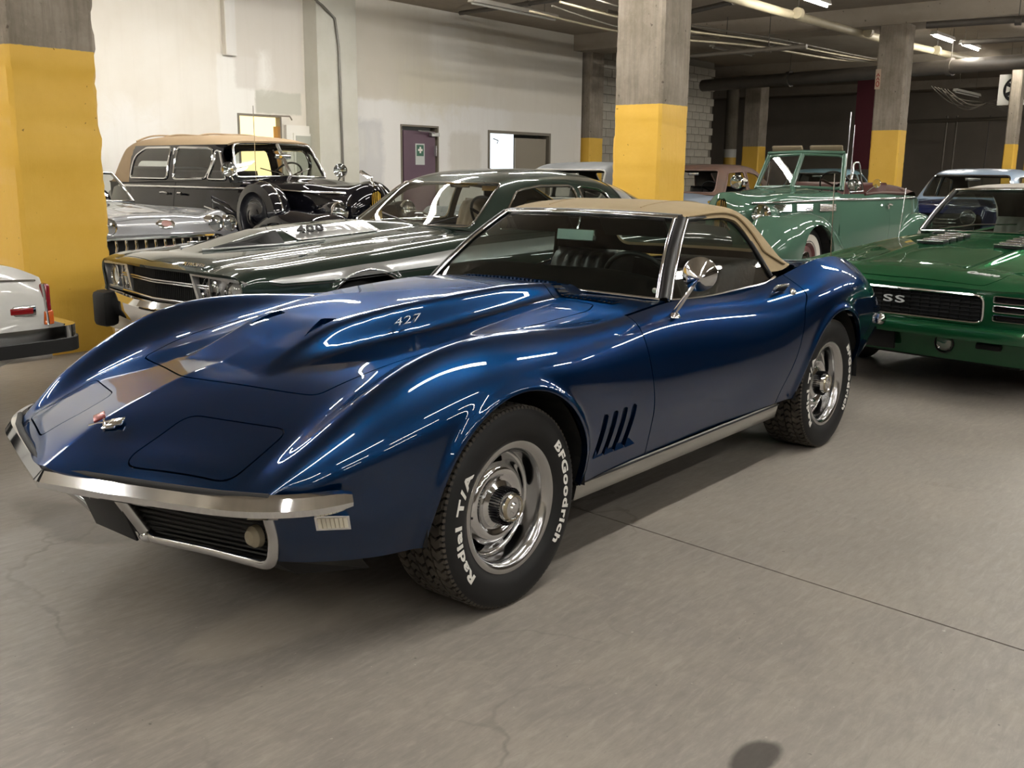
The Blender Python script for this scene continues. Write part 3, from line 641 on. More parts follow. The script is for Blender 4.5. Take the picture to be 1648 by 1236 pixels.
# ---------------- the blue sports car (its axes are the world's: x forward, y to its left, front axle at x = 0)
def paint(name, col, metal=.55, rough=.32, flake=True, coat=1.):
    if name in MATS: return MATS[name]
    m, nt, b, v = newmat(name, rough); b.inputs['Metallic'].default_value = metal; b.inputs['Coat Weight'].default_value = coat; b.inputs['Coat Roughness'].default_value = .015; b.inputs['Coat IOR'].default_value = 1.52; b.inputs['Specular Tint'].default_value = (*[.42+.30*q/max(lin(col)) for q in lin(col)], 1) if metal > .3 else (1, 1, 1, 1); b.inputs['Specular IOR Level'].default_value = 0.
    n = noise_(nt, v, 900, 2, .5); c = lin(col); c2 = tuple(min(1, q*1.5) for q in c)
    nt.links.new(mix(nt, ramp(nt, n, .3, .7), c, c2) if flake else mix(nt, 0., c, c), b.inputs['Base Color']); return m
M_blue = paint('blue_metallic_paint', (.001, .0165, .057), .92, .33)
M_trim = pm('black_trim', '#0C0C0D', .45); M_leather = pm('black_leather', '#101011', .38, noise=(30, '#18181a', .3), bump=(60, .3))
M_canvas = pm('tan_canvas', '#968464', .85, noise=(6, '#877556', .3), bump=(300, .25)); M_gl = glass('car_glass', (.50, .58, .55), .0)
M_glside = glass('side_glass', (.55, .58, .56), .02); M_lamp = pm('lamp_glass', '#D8D2C0', .15, spec=.8); M_seamk = pm('seam_black', '#040406', .7)
CV = empty('sports_car', (0, 0, 0), 0, 'blue two-seat sports car with a tan soft top, in the foreground', 'car')
T0 = [(1.05, 0, .515), (.95, 0, .572), (.87, 0, .612), (.75, 0, .656), (.60, 0, .70), (.4, 0, .742), (.2, 0, .772), (0, 0, .797), (-.3, 0, .825), (-.6, 0, .842), (-.95, 0, .856), (-1.25, 0, .86)]
T1 = [(.985, .22, .515), (.945, .225, .549), (.85, .222, .594), (.712, .215, .648), (.6, .21, .688), (.4, .21, .738), (.2, .21, .770), (0, .21, .795), (-.3, .21, .82), (-.6, .21, .838), (-.95, .21, .853), (-1.25, .21, .857)]
T2 = [(.885, .50, .512), (.84, .52, .540), (.75, .53, .578), (.62, .52, .634), (.4545, .475, .700), (.3, .48, .742), (.1, .49, .772), (-.1, .5, .788), (-.4, .5, .810), (-.7, .5, .83), (-.95, .5, .845), (-1.25, .5, .85)]
T3 = [(.84, .60, .513), (.80, .605, .536), (.68, .61, .604), (.55, .612, .672), (.4, .615, .736), (.25, .62, .784), (.1, .625, .808), (-.05, .63, .817), (-.25, .635, .818), (-.5, .64, .815), (-.75, .64, .822), (-.95, .63, .836), (-1.25, .61, .846)]
T4 = [(.80, .665, .516), (.76, .674, .546), (.68, .684, .610), (.55, .69, .692), (.4, .695, .768), (.25, .70, .820), (.1, .705, .845), (-.05, .708, .851), (-.25, .71, .842), (-.45, .71, .826), (-.7, .70, .818), (-.95, .685, .828), (-1.2, .668, .84),
      (-1.6, .662, .83), (-1.95, .667, .84), (-2.15, .685, .868), (-2.4, .70, .913), (-2.65, .70, .934), (-2.9, .69, .918), (-3.15, .675, .86), (-3.35, .655, .785), (-3.5, .635, .69)]
S1 = [(.795, .635, .495), (.75, .69, .510), (.68, .735, .560), (.55, .768, .640), (.4, .782, .712), (.25, .79, .765), (0, .80, .798), (-.25, .80, .79), (-.5, .785, .77), (-.85, .752, .778), (-1.2, .735, .785), (-1.6, .735, .775), (-1.95, .76, .785), (-2.2, .788, .82), (-2.5, .803, .855), (-2.75, .798, .858), (-3.0, .775, .82), (-3.3, .73, .73), (-3.5, .69, .63)]
S2 = [(.765, .63, .455), (.72, .685, .46), (.66, .737, .475), (.58, .783, .505), (.45, .825, .56), (.25, .858, .63), (0, .868, .665), (-.25, .863, .635), (-.5, .845, .575), (-.85, .822, .555), (-1.3, .812, .55), (-1.7, .824, .57), (-2.0, .85, .63), (-2.3, .872, .70), (-2.6, .872, .70), (-2.9, .845, .66), (-3.3, .775, .58), (-3.5, .72, .54)]
S3 = [(.75, .63, .38), (.715, .68, .385), (.655, .735, .395), (.575, .785, .41), (.45, .827, .43), (.25, .858, .46), (0, .866, .48), (-.25, .86, .46), (-.5, .836, .44), (-.85, .815, .425), (-1.3, .804, .42), (-1.7, .815, .43), (-2.0, .848, .47), (-2.3, .866, .49), (-2.6, .864, .49), (-2.9, .83, .46), (-3.3, .75, .46), (-3.5, .70, .46)]
S4 = [(.745, .60, .315), (.70, .655, .312), (.64, .71, .31), (.56, .755, .305), (.45, .79, .30), (.25, .815, .30), (0, .82, .30), (-.25, .815, .30), (-.5, .80, .30), (-.85, .79, .302), (-1.3, .785, .305), (-1.7, .79, .305), (-2.0, .805, .31), (-2.5, .81, .31), (-2.9, .77, .33), (-3.3, .70, .36), (-3.5, .64, .38)]
AR, AZ, WBC = .375, .322, -2.489
def sstep(a, b, x):
    t = np.clip((x-a)/(b-a), 0, 1); return t*t*t*(t*(6*t-15)+10)
def cv_deform(G):
    x, y, z = G[..., 0].copy(), np.abs(G[..., 1]), G[..., 2].copy(); sg = np.sign(G[..., 1])
    # hood dome, narrower at its front
    h = pchip([-.46, -.30, -.12, .2, .6, .9, 1.08], np.array([0, .040, .074, .084, .078, .056, .03])[:, None], np.clip(-x, -.46, 1.08).ravel())[:, 0].reshape(x.shape)*(x < .46)
    wi = .17+.06*sstep(.4, -.4, x); wo = wi+.095
    G[..., 2] += h*(1-sstep(wi, wo, y))*(z > .65)
    G[..., 2] += .018*np.exp(-y/.13)*sstep(.25, .60, x)*(z > .45)          # centre crease of the nose
    for xc in (0., WBC):                                   # rolled lips round the arches
        r = np.hypot(x-xc, z-AZ); k = np.exp(-((r-AR-.004)/.022)**2)*(y > .5)*(z < .82)
        G[..., 1] += sg*.013*k
    return G
def dens(t): return t
GF = cv_deform(loft([T0, T1, T2, T3, T4, S1, S2, S3, S4], 190, 261, x1=-1.25, full=True))
sf = grid(GF, lambda V: np.c_[V[:, 0]*0+.3, V[:, 1], V[:, 2]*0+.4])
GR = cv_deform(loft([T4, S1, S2, S3, S4], 240, 80, x0=-.842))
sr = grid(GR, (0, 1, .2)); 
def arch(s, xc, R=AR): return np.hypot(s.V[:, 0]-xc, (s.V[:, 2]-AZ)*np.where(s.V[:, 2] < AZ, .75, 1))-R+9*(np.abs(s.V[:, 1]) < .45)
bely = nspl(-np.array(T4)[:, 0], np.array(T4)[:, 1:2], np.clip(-sf.V[:, 0], -.8, 1.25))[:, 0]
sf = clip(sf, np.maximum(sf.V[:, 0]+.836, bely-.012-np.abs(sf.V[:, 1])))
sf = clip(sf, arch(sf, 0))
def wsx(y): return -1.105-.075*(np.abs(y)/.632)**2.2
sf = clip(sf, sf.V[:, 0]-wsx(sf.V[:, 1])-.012)
# headlight lids
for sg in (1, -1):
    pl = rpoly([(.945, .225*sg), (.715, .205*sg), (.605, .525*sg), (.828, .545*sg)], .045)
    lid, sf = split(sf, sdp(sf.V[:, :2], pl)+9*(sf.V[:, 2] < .5), .0022); mesh('headlight_lid', lid, M_blue, CV, lip=.015)
# hood, with its small grille slots cut at the back
hp = rpoly([(.601, 0), (.455, .462), (.29, .487), (-.06, .517), (-.40, .535), (-.80, .545), (-.90, .50), (-.90, -.50), (-.80, -.545), (-.40, -.535), (-.06, -.517), (.29, -.487), (.455, -.462)], [.02]+[.03]*12)
hood, sf = split(sf, sdp(sf.V[:, :2], hp)+9*(sf.V[:, 2] < .6), .0028)
slots = []
for sg in (1, -1):
    hole, hood = split(hood, sdp(hood.V[:, :2], rpoly([(.25, .155*sg), (.12, .095*sg), (.10, .155*sg)], .006, 3)), 0.)
    k = np.clip((.25-hole.V[:, 0])/.15, 0, 1)[:, None]; slots.append(S(hole.V-np.array([[0, 0, .022]])*k, hole.N, hole.F))
hd = mesh('hood', hood, M_blue, CV, lip=.03)
for q in slots: mesh('hood_slot', q, M_blue, hd)
# front fender louvres: four slanted slots each side with a recessed floor
lou = []
for k in range(4):
    xt = -.470-.068*k; xb = -.428-.066*k; lou.append(rpoly([(xt, .535), (xt-.036, .533), (xb-.036, .383), (xb, .385)], .006, 3))
for sg in (1, -1):
    for k, pl in enumerate(lou):
        mk = sdp(sf.V[:, [0, 2]], pl)+9*(sf.V[:, 1]*sg < .5)
        hole, sf = split(sf, mk, 0.)
        hv = hole.V-hole.N*.022; c = pl.mean(0); hv[:, 1] -= sg*np.clip((hv[:, 0]-c[0])*.35, -.02, .02)
        mesh('louvre_floor', S(hv, hole.N, hole.F), M_blue, CV)
        q = np.array([(pl[:, 0].min()+.004, .383), (pl[:, 0].max()-.004, .383), ((pl[:, 0].min()+pl[:, 0].max())/2-.008, .412)]); yb = .828*sg
        raw('louvre_tip', [(q[0][0], yb, q[0][1]), (q[1][0], yb+sg*.004, q[1][1]), (q[2][0], yb-sg*.012, q[2][1]), (q.mean(0)[0], yb-sg*.03, q.mean(0)[1])], [(0, 1, 2), (0, 3, 1), (1, 3, 2), (2, 3, 0)], M_blue, CV)
FB = mesh('front_body', sf, M_blue, CV, lip=.025)
# rear quarter and doors
srl = clip(sr, arch(sr, WBC)); drp = rpoly([(-.842+.05, .95), (-.842+.05, .2), (-1.93, .2), (-1.965, .38), (-2.05, .56), (-2.13, .74), (-2.20, .80), (-2.20, .96)], .02)
drd = sdp(srl.V[:, [0, 2]], drp); dl_, ql = split(srl, drd, .003)
for sg, d_, q_ in ((1, dl_, ql), (-1, mir(dl_), mir(ql))):
    dr = mesh('door', d_, M_blue, CV, lip=.025); mesh('rear_quarter', q_, M_blue, CV, lip=.02)
    if sg > 0: DOOR = dr
# rear deck and tail panel
D0 = [(-2.45, 0, .90), (-2.7, 0, .912), (-3.0, 0, .895), (-3.3, 0, .83), (-3.5, 0, .74)]; D1 = [(-2.45, .45, .885), (-2.7, .45, .90), (-3.0, .45, .882), (-3.3, .45, .815), (-3.5, .45, .73)]
GD = loft([D0, D1, [(-2.45, .62, .905), (-2.7, .62, .918), (-3.0, .61, .893), (-3.3, .59, .80), (-3.5, .575, .705)], T4], 70, 81, x0=-2.3, x1=-3.5, full=True)
sd = grid(GD, (0, 0, 1)); sd = clip(sd, -sd.V[:, 0]-2.36-.0*sd.V[:, 1]); mesh('rear_deck', sd, M_blue, CV, lip=.02)
ring = [(-3.5, 0, .74), (-3.5, .45, .73), (-3.5, .635, .69), (-3.5, .69, .63), (-3.5, .72, .54), (-3.5, .70, .46), (-3.5, .64, .38)]
ring2 = ring+[(-3.5, 0, .36)]+[(a, -b, c) for a, b, c in ring[:0:-1]]
raw('tail_panel', ring2+[(-3.56, 0, .56)], [(i, (i+1) % len(ring2), len(ring2)) for i in range(len(ring2))], M_blue, CV, smooth=True)
for sg in (1, -1):
    tube('rear_bumper', curve([(-3.52, .25*sg, .56), (-3.54, .50*sg, .55), (-3.50, .67*sg, .55), (-3.40, .755*sg, .552), (-3.26, .80*sg, .555)], 24), np.r_[np.full(22, .032), .024, .01], M_chrome, CV, 12)
# windscreen surround, glass
def wsg(n=41, m=14, bul=.02):
    y = np.linspace(-1, 1, n)[:, None]; v = np.linspace(0, 1, m)[None]
    bx = -1.105-.075*np.abs(y)**2.2; bz = .862-.0184*y**2; tx = -1.505-.045*np.abs(y)**2.2; tz = 1.160-.011*y**2
    k = np.sin(v*pi)*bul
    return np.stack([bx+(tx-bx)*v+k*.6, y*(.632+(.4824-.632)*v), bz+(tz-bz)*v+k*.7], -1)
W = wsg(); mesh('windscreen', grid(W, (1, 0, 1)), M_gl, CV)
def off(p, d): return np.array(p)+np.array(d)
for sg in (1, -1):
    e = W[-1] if sg > 0 else W[0]
    flat = [(-1, -.45), (1, -.45), (1, .45), (-1, .45)]
    tube('windscreen_pillar', e+np.array([-.012, sg*.010, 0]), .024, M_trim, CV, 10, prof=[(1.*cos(t), .75*sin(t)) for t in np.linspace(0, 2*pi, 10, endpoint=False)])
    tube('pillar_trim', e+np.array([.006, -sg*.014, .008]), .0075, M_chrome, CV, 8); tube('pillar_trim', e+np.array([-.020, sg*.033, 0]), .008, M_chrome, CV, 8)
tube('header_trim', W[:, -1]+np.array([.0, 0, .006]), .011, M_chrome, CV, 8); tube('header_rail', W[:, -1]+np.array([-.03, 0, .0]), .022, M_trim, CV, 8)
tube('cowl_trim', W[:, 0]+np.array([.006, 0, .004]), .007, M_chrome, CV, 8)
# cowl intake: a row of fine slots
e = empty('cowl_intake'); e.parent = CV; HV = np.array([v.co[:] for v in hd.data.vertices]+[v.co[:] for v in FB.data.vertices]); HV = HV[(HV[:, 0] < -.7) & (HV[:, 2] > .78)]; VB = None
def hz(x, y):
    d = (HV[:, 0]-x)**2+(HV[:, 1]-y)**2; i = np.argsort(d)[:8]; i = i[HV[i, 2] > HV[i, 2].max()-.02]; return HV[i, 2].mean()
def vx(y): return -.985-.03*(y/.5)**2+.06*y
raw('slot_bed', [(vx(y)+dx, y, hz(vx(y)+dx, y)+.003) for y in np.linspace(-.5, .55, 40) for dx in (.028, -.028)], [(2*k, 2*k+1, 2*k+3, 2*k+2) for k in range(39)], M_bdk, e)
for k in range(48):
    y = -.49+k*1.03/47
    if VB is None: o = MB().box((0, 0, 0), (.056, .010, .007)).build('vent_bar', M_blue, e); VB = o.data
    else: o = link('vent_bar', VB, None, e)
    o.location = (vx(y), y, hz(vx(y), y)+.004); o.rotation_euler = (0, radians(-4), 0)
# side glass
def sidey(z): return .655+(z-.84)/(1.15-.84)*(.505-.655)
wp = [(-1.19, .835), (-1.555, 1.142), (-1.86, 1.146), (-1.96, 1.130), (-2.025, 1.088), (-2.09, 1.0), (-2.15, .880), (-2.14, .835)]
for sg in (1, -1):
    q = rpoly(wp, [.01, .02, .05, .03, .03, .03, .02, .02]); V = [(x, sg*(sidey(z)+.0), z) for x, z in q]; raw('side_window', V, [tuple(range(len(V)))], M_glside, CV)
    top = [(-1.575, 1.148), (-1.86, 1.152), (-1.97, 1.134), (-2.035, 1.09), (-2.10, 1.002), (-2.165, .870)]
    tube('window_seal', [(x, sg*(sidey(z)+.003), z) for x, z in curve([(a, 0, b) for a, b in top], 24)[:, [0, 2]]], .012, M_trim, CV, 8)
    tube('belt_moulding', curve([(-1.19, sg*.662, .846), (-1.5, sg*.662, .833), (-1.9, sg*.667, .842), (-2.10, sg*.672, .856), (-2.16, sg*.668, .868)], 24), .0065, M_chrome, CV, 6)
# soft top
R0 = [(-1.525, 0, 1.178), (-1.65, 0, 1.205), (-1.85, 0, 1.222), (-2.08, 0, 1.212), (-2.24, 0, 1.18), (-2.37, 0, 1.12), (-2.48, 0, 1.03), (-2.60, 0, .915)]
R1 = [(-1.535, .26, 1.174), (-1.65, .26, 1.200), (-1.85, .27, 1.216), (-2.08, .27, 1.206), (-2.23, .27, 1.172), (-2.36, .28, 1.11), (-2.47, .29, 1.02), (-2.59, .30, .915)]
R2 = [(-1.555, .42, 1.166), (-1.65, .425, 1.188), (-1.85, .43, 1.205), (-2.06, .435, 1.19), (-2.20, .45, 1.14), (-2.32, .475, 1.06), (-2.43, .49, .98), (-2.54, .495, .913)]
R3 = [(-1.57, .478, 1.156), (-1.65, .495, 1.174), (-1.85, .505, 1.188), (-1.99, .512, 1.176), (-2.09, .530, 1.138), (-2.20, .560, 1.06), (-2.31, .585, .98), (-2.40, .592, .93), (-2.49, .580, .908)]
R4 = [(-1.575, .500, 1.142), (-1.65, .512, 1.146), (-1.85, .527, 1.150), (-1.96, .538, 1.136), (-2.03, .553, 1.092), (-2.10, .590, 1.0), (-2.155, .642, .890), (-2.30, .632, .888), (-2.46, .605, .902)]
GT = loft([R0, R1, R2, R3, R4], 90, 121, f=pchip, full=True); st = grid(GT, lambda V: np.c_[V[:, 0]*0, V[:, 1], V[:, 2]*0+.4])
rwp = rpoly([(.38, 1.135), (-.38, 1.135), (-.42, .965), (.42, .965)], .05); dd = sdp(st.V[:, 1:], rwp)+9*(st.V[:, 0] > -2.12)
rw, st = split(st, dd, 0.); mesh('rear_window', rw, glass('plastic_window', (.7, .7, .66), .04), CV); top = mesh('soft_top', st, M_canvas, CV, lip=.02)
sh = S(st.V-st.N*.012, -st.N, [f[::-1] for f in st.F]); mesh('headliner', sh, M_trim, CV)
tube('top_seam', GT[6:76, 34], .004, M_canvas, CV, 6); tube('top_seam', GT[6:76, 121-35], .004, M_canvas, CV, 6)
tube('top_hem', GT[2:80, 3]+np.array([0, -.004, .006]), .006, M_canvas, CV, 6); tube('top_hem', GT[2:80, 117]+np.array([0, .004, .006]), .006, M_canvas, CV, 6)
# bumper and grille
def bump_prof(): return [(-.012, .038), (.010, .033), (.030, .006), (.027, -.012), (.006, -.024), (-.012, -.022)]
BP = [(1.045, 0, .487), (.978, .22, .486), (.905, .45, .487), (.855, .60, .49), (.80, .69, .492), (.735, .755, .495), (.64, .812, .503)]
for sg in (1, -1):
    c = curve([(a, b*sg, z) for a, b, z in BP], 50, pchip); n = len(c)
    T = np.gradient(c, axis=0); V = []; pr = np.array(bump_prof()); F = []
    for i in range(n):
        t = T[i]/np.linalg.norm(T[i]); o_ = np.array([t[1]*sg, -t[0]*sg, 0]); o_ /= np.linalg.norm(o_)
        if i == 0: o_ = np.array([1.04, 0, 0])
        k = 1. if i < n-5 else sqrt(max(0., 1-((i-n+5)/5.)**2))*.85+.12
        V += [c[i]+o_*a*k+np.array([0, 0, b*k]) for a, b in pr]
    m = len(pr); F = [(i*m+j, i*m+(j+1) % m, (i+1)*m+(j+1) % m, (i+1)*m+j) for i in range(n-1) for j in range(m)]+[tuple((n-1)*m+j for j in range(m))]
    if sg > 0: F = [f[::-1] for f in F]
    raw('front_bumper', V, F, M_chrome, CV, angle=24)
raw('bumper_joint', [(1.082, -.004, .500), (1.082, .004, .500), (1.05, .004, .528), (1.05, -.004, .528)], [(0, 1, 2, 3)], M_seamk, CV)
tube('nose_seal', [(a+.0, b, .524) for a, b in [(.80, .675), (.86, .56), (.905, .44), (.98, .21), (1.045, 0), (.98, -.21), (.905, -.44), (.86, -.56), (.80, -.675)]], .010, M_seamk, CV, 8)
GRI = pm('grille_black', '#08090B', .5)
raw('grille_cavity', [(.84, 0, .46), (.70, .60, .46), (.70, .60, .30), (.80, 0, .27), (.70, -.60, .46), (.70, -.60, .30)], [(0, 3, 2, 1), (0, 4, 5, 3)], GRI, CV)
for sg in (1, -1):
    for k in range(9):
        z = .295+.0165*k; f_ = (z-.28)/.14
        tube('grille_bar', [(.80+.055*f_, .10*sg, z-.012*(1-f_)), (.725+.015*f_, .60*sg, z+.012*(1-f_))], .0045, GRI, CV, 6)
    tube('grille_frame', curve([(.895, .075*sg, .45), (.862, .092*sg, .385), (.822, .112*sg, .305)], 12), .022, M_steel, CV, 10)
    lathe_v = [(.812+.0, .125*sg, .287), (.735, .58*sg, .303)]
    tube('grille_frame', curve([(.822, .112*sg, .300), (.812, .15*sg, .288), (.775, .36*sg, .295), (.752, .585*sg, .305), (.752, .615*sg, .325), (.750, .622*sg, .38), (.765, .622*sg, .45)], 40, pchip), .0165, M_steel, CV, 10)
    lathed('frame_knuckle', [(0, -.02), (.018, -.014), (.02, 0), (.018, .014), (0, .02)], 16, M_chrome, CV, (.824, .118*sg, .292), 'y')
    lathed('parking_lamp', [(0, .012), (.020, .008), (.030, -.004), (.032, -.02)], 24, pm('dull_lens', '#8D8470', .2), CV, (.772, .555*sg, .378), 'x')
    # lower valance below the frame
    raw('valance', [(.745, .60*sg, .315), (.80, .12*sg, .282), (.66, .60*sg, .25), (.68, .12*sg, .23), (.56, .755*sg, .305), (.64, .71*sg, .31), (.50, .72*sg, .25)], [(0, 1, 3, 2), (0, 2, 6, 5), (5, 6, 4)], M_bdk, CV)
    # side marker
    mk = np.array([[.690, .7145*sg, .458], [.615, .7675*sg, .452], [.612, .7705*sg, .414], [.686, .718*sg, .418]]); oc = np.array([.55, .83*sg, .0]); V = np.concatenate([mk, mk+oc*.016]); F = [(0, 1, 2, 3), (4, 7, 6, 5), (0, 4, 5, 1), (1, 5, 6, 2), (2, 6, 7, 3), (3, 7, 4, 0)]
    if sg < 0: F = [f[::-1] for f in F]
    mo = raw('side_marker', V, F, M_chrome, CV); mc = mk.mean(0); W2 = (mk-mc)*[.86, .86, .72]+mc+oc*.0175; raw('marker_lens', W2, [(0, 3, 2, 1) if sg > 0 else (0, 1, 2, 3)], M_lamp, mo)
    for k in range(1, 7):
        a = W2[0]+(W2[1]-W2[0])*k/7; b = W2[3]+(W2[2]-W2[3])*k/7; tube('lens_rib', [a+oc*.001, b+oc*.001], .0012, pm('rib_amber', '#9a927c', .3), mo, 5)
MB().box((.868, -.02, .352), (.008, .235, .165), 0, 0, radians(20)).build('number_plate', pm('plate_black', '#17181A', .55), CV, bevel=.003)
# nose emblem: crossed flags
em = empty('nose_emblem'); em.parent = CV; em.location = (.872, .015, .617); em.rotation_euler = (0, radians(24), 0); em.scale = (1.35, 1.35, 1.35)
for sg in (1, -1):
    tube('flag_pole', [(-.022, -.03*sg, .006), (.018, .03*sg, .006)], .003, M_chrome, em, 6)
    MB().box((-.012, -.034*sg, .007), (.026, .034, .005), sg*-.5).build('flag', pm('flag_red', '#7E3A38', .25, .6) if sg > 0 else M_chrome, em, bevel=.001)
MB().box((.004, .03, .006), (.016, .03, .006), .5).build('flag', M_chrome, em, bevel=.001)
# hood number on both flanks of the dome
for sg in (1, -1):
    V, F = text('427', .055, .003, .45, -.0006, 1.1)
    ex = (-1, 0, .05) if sg > 0 else (1, 0, -.05)
    V = frame(V*[1.45, .75, 1], (-.085, .283*sg, .845), ex, (-.05, -.62*sg, .75)); raw('hood_number', V, F, pm('badge_grey', '#9FA6AE', .25, .6), hd, angle=30)
# door furniture
mir_ = empty('door_mirror'); mir_.parent = DOOR
tube('mirror_stalk', curve([(-1.115, .735, .812), (-1.112, .76, .845), (-1.115, .80, .905), (-1.125, .825, .945)], 14), np.linspace(.011, .007, 14), M_chrome, mir_, 10)
lathed('mirror_base', [(0, .012), (.014, .010), (.022, 0), (.024, -.008)], 20, M_chrome, mir_, (-1.115, .735, .80))
mh = lathed('mirror_head', [(0, .050), (.012, .046), (.066, -.016), (.068, -.026), (.064, -.03), (0, -.03)], 36, M_chrome, mir_, (0, 0, 0), 'x'); mh.location = (-1.12, .835, .962); mh.rotation_euler = (0, radians(8), radians(28))
MB().box((-2.04, .752, .83), (.115, .012, .05), radians(-5), radians(-38)).build('door_handle', M_chrome, DOOR, bevel=.005); MB().box((-2.04, .756, .833), (.092, .012, .034), radians(-5), radians(-38)).build('handle_flap', M_trim, DOOR, bevel=.004)
lk = lathed('door_lock', [(0, .012), (.008, .012), (.010, .008), (.020, .007), (.024, 0)], 24, M_chrome, DOOR, (0, 0, 0), 'z'); lk.location = (-2.125, .779, .806); lk.rotation_euler = (radians(-62), 0, 0)
# sills
for sg in (1, -1):
    V = []; xs_ = np.linspace(-.385, -1.99, 30)
    for x in xs_: V += [(x, sg*.792, .302), (x, sg*.800, .290), (x, sg*.788, .236), (x, sg*.76, .225)]
    F = [(i*4+j, i*4+j+1, i*4+j+5, i*4+j+4) for i in range(29) for j in range(3)]
    if sg > 0: F = [f[::-1] for f in F]
    raw('sill_moulding', V, F, pm('satin_aluminium', '#B9B9B4', .28, 1.), CV, smooth=True); tube('sill_seam', [(-.385, sg*.800, .296), (-2.0, sg*.800, .296)], .0035, M_seamk, CV, 6)
# underside, wheel wells, cabin tub
MB().box((-1.24, 0, .235), (1.75, 1.46, .05)).box((-1.25, 0, .26), (3.6, 1.0, .06)).build('floor_pan', M_bdk, CV)
def half_well(par, xc, z, R, y0, y1, sg, lo=-12):
    a = np.radians(np.linspace(lo, 180-lo, 26)); V = [(xc+R*cos(t), sg*y1, z+R*sin(t)) for t in a]+[(xc+R*cos(t), sg*y0, z+R*sin(t)) for t in a]; n = len(a)
    F = [(i, i+1, n+i+1, n+i) for i in range(n-1)]+[tuple(range(n, 2*n))]
    raw('wheel_well', V, F if sg > 0 else [f[::-1] for f in F], M_bdk, par)
for xc in (0, WBC):
    for sg in (1, -1): half_well(CV, xc, AZ, .385, .42, .835, sg, -3)
def tub(name, par, x0, x1, hw, z0, z1, mat):
    V = [(x, y, z) for z in (z1, z0) for x, y in ((x0, -hw), (x0, hw), (x1, hw), (x1, -hw))]; return raw(name, V, [(4, 7, 6, 5)[::-1], (0, 4, 5, 1), (1, 5, 6, 2), (2, 6, 7, 3), (3, 7, 4, 0)], mat, par)
tub('cabin_tub', CV, -1.13, -2.45, .65, .27, .83, M_trim)
def seat(par, x, y, z=.33, w_=.48, hb=.55, lean=.33, mat=None, name='seat', ribs=7, depth=.48):
    mat = mat or M_leather; e = empty(name); e.parent = par; e.location = (x, y, z)
    u = np.linspace(-1, 1, 29); v = np.linspace(0, 1, 14)
    def pad(o, ex, ey, ez, lw, ll, th):
        G = np.zeros((29, 14, 3))
        for i, a in enumerate(u):
            for j, b in enumerate(v):
                t = th*(1-abs(a)**6)*(1-(2*b-1)**8)*(1+.10*abs(cos(a*ribs*pi/2)))
                G[i, j] = np.array(o)+np.array(ex)*a*lw/2+np.array(ey)*(b*ll)+np.array(ez)*t
        return grid(G, ez)
    mesh('seat_cushion', pad((.24, 0, .06), (0, 1, 0), (-1, 0, -.1), (0, 0, 1), w_, depth, .12), mat, e)
    c, s_ = cos(lean), sin(lean); b_ = pad((.24-depth+.02, 0, .1), (0, 1, 0), (-s_, 0, c), (c, 0, s_), w_, hb, .12); mesh('seat_back', b_, mat, e)
    bk = S(b_.V-np.array([.14, 0, 0])*0-np.outer(np.ones(len(b_.V)), [c*.03, 0, s_*.03]), -b_.N, [f[::-1] for f in b_.F]); mesh('seat_shell', bk, mat, e); return e
seat(CV, -1.72, .34); seat(CV, -1.72, -.34)
def steering(par, x, y, z, r=.19, tilt=25, mat=None, spokes=3):
    e = empty('steering_wheel'); e.parent = par; e.location = (x, y, z); e.rotation_euler = (0, radians(-90+tilt), 0); mat = mat or M_trim
    a = np.linspace(0, 2*pi, 40, endpoint=False); tube('rim', np.c_[r*np.cos(a), r*np.sin(a), a*0], .012, mat, e, 10, closed=True)
    for k in range(spokes): t = 2*pi*k/spokes+pi; MB().box((r*.5*cos(t), r*.5*sin(t), -.012), (r, .03, .006), t).build('spoke', M_steel, e)
    lathed('horn_button', [(0, .01), (.03, .006), (.04, -.02)], 20, mat, e); tube('column', [(0, 0, -.02), (0, 0, -.35)], .025, mat, e); return e
steering(CV, -1.50, .34, .83)
mesh('dashboard', grid(loft([[(-1.08, 0, .84), (-1.2, 0, .872), (-1.36, 0, .85), (-1.40, 0, .70)], [(-1.08, .35, .84), (-1.2, .35, .872), (-1.36, .35, .85), (-1.40, .35, .70)], [(-1.1, .62, .82), (-1.2, .62, .845), (-1.36, .62, .82), (-1.40, .62, .68)]], 20, 21, full=True), (0, 0, 1)), pm('dash_black', '#060606', .9, spec=.1), CV)
MB().box((-1.75, 0, .5), (.7, .16, .28)).build('console', M_trim, CV, bevel=.02)
MB().box((-2.43, 0, .72), (.05, 1.1, .34)).build('rear_bulkhead', M_trim, CV)
rv = empty('interior_mirror'); rv.parent = CV; tube('mirror_arm', [(-1.50, 0, 1.145), (-1.475, 0, 1.09)], .006, M_chrome, rv, 6)
MB().box((-1.475, 0, 1.066), (.022, .215, .056), 0, 0, radians(-10)).build('mirror_housing', M_steel, rv, bevel=.01); MB().box((-1.462, 0, 1.066), (.004, .20, .046), 0, 0, radians(-10)).build('mirror_back', pm('mirror_grey', '#8fa09a', .25, .6), rv)
for sg in (1, -1): MB().box((-1.55, .26*sg, 1.11), (.02, .34, .10), 0, 0, radians(35)).build('sun_visor', M_trim, CV, bevel=.008)
lathed('windscreen_sticker', [(0, .002), (.011, .002), (.011, 0)], 20, M_white, CV, (-1.208, .585, .878), 'x')
tube('aerial', [(-2.95, .62, .90), (-2.97, .60, 1.35)], .003, M_steel, CV, 6)
wheel(CV, 0, .727, .323, .2153, .236, .322, letters=True); wheel(CV, 0, -.727, .323, .2153, .236, .322, letters=False)
wheel(CV, WBC, .727, .323, .2153, .236, .322, letters=True); wheel(CV, WBC, -.727, .323, .2153, .236, .322)
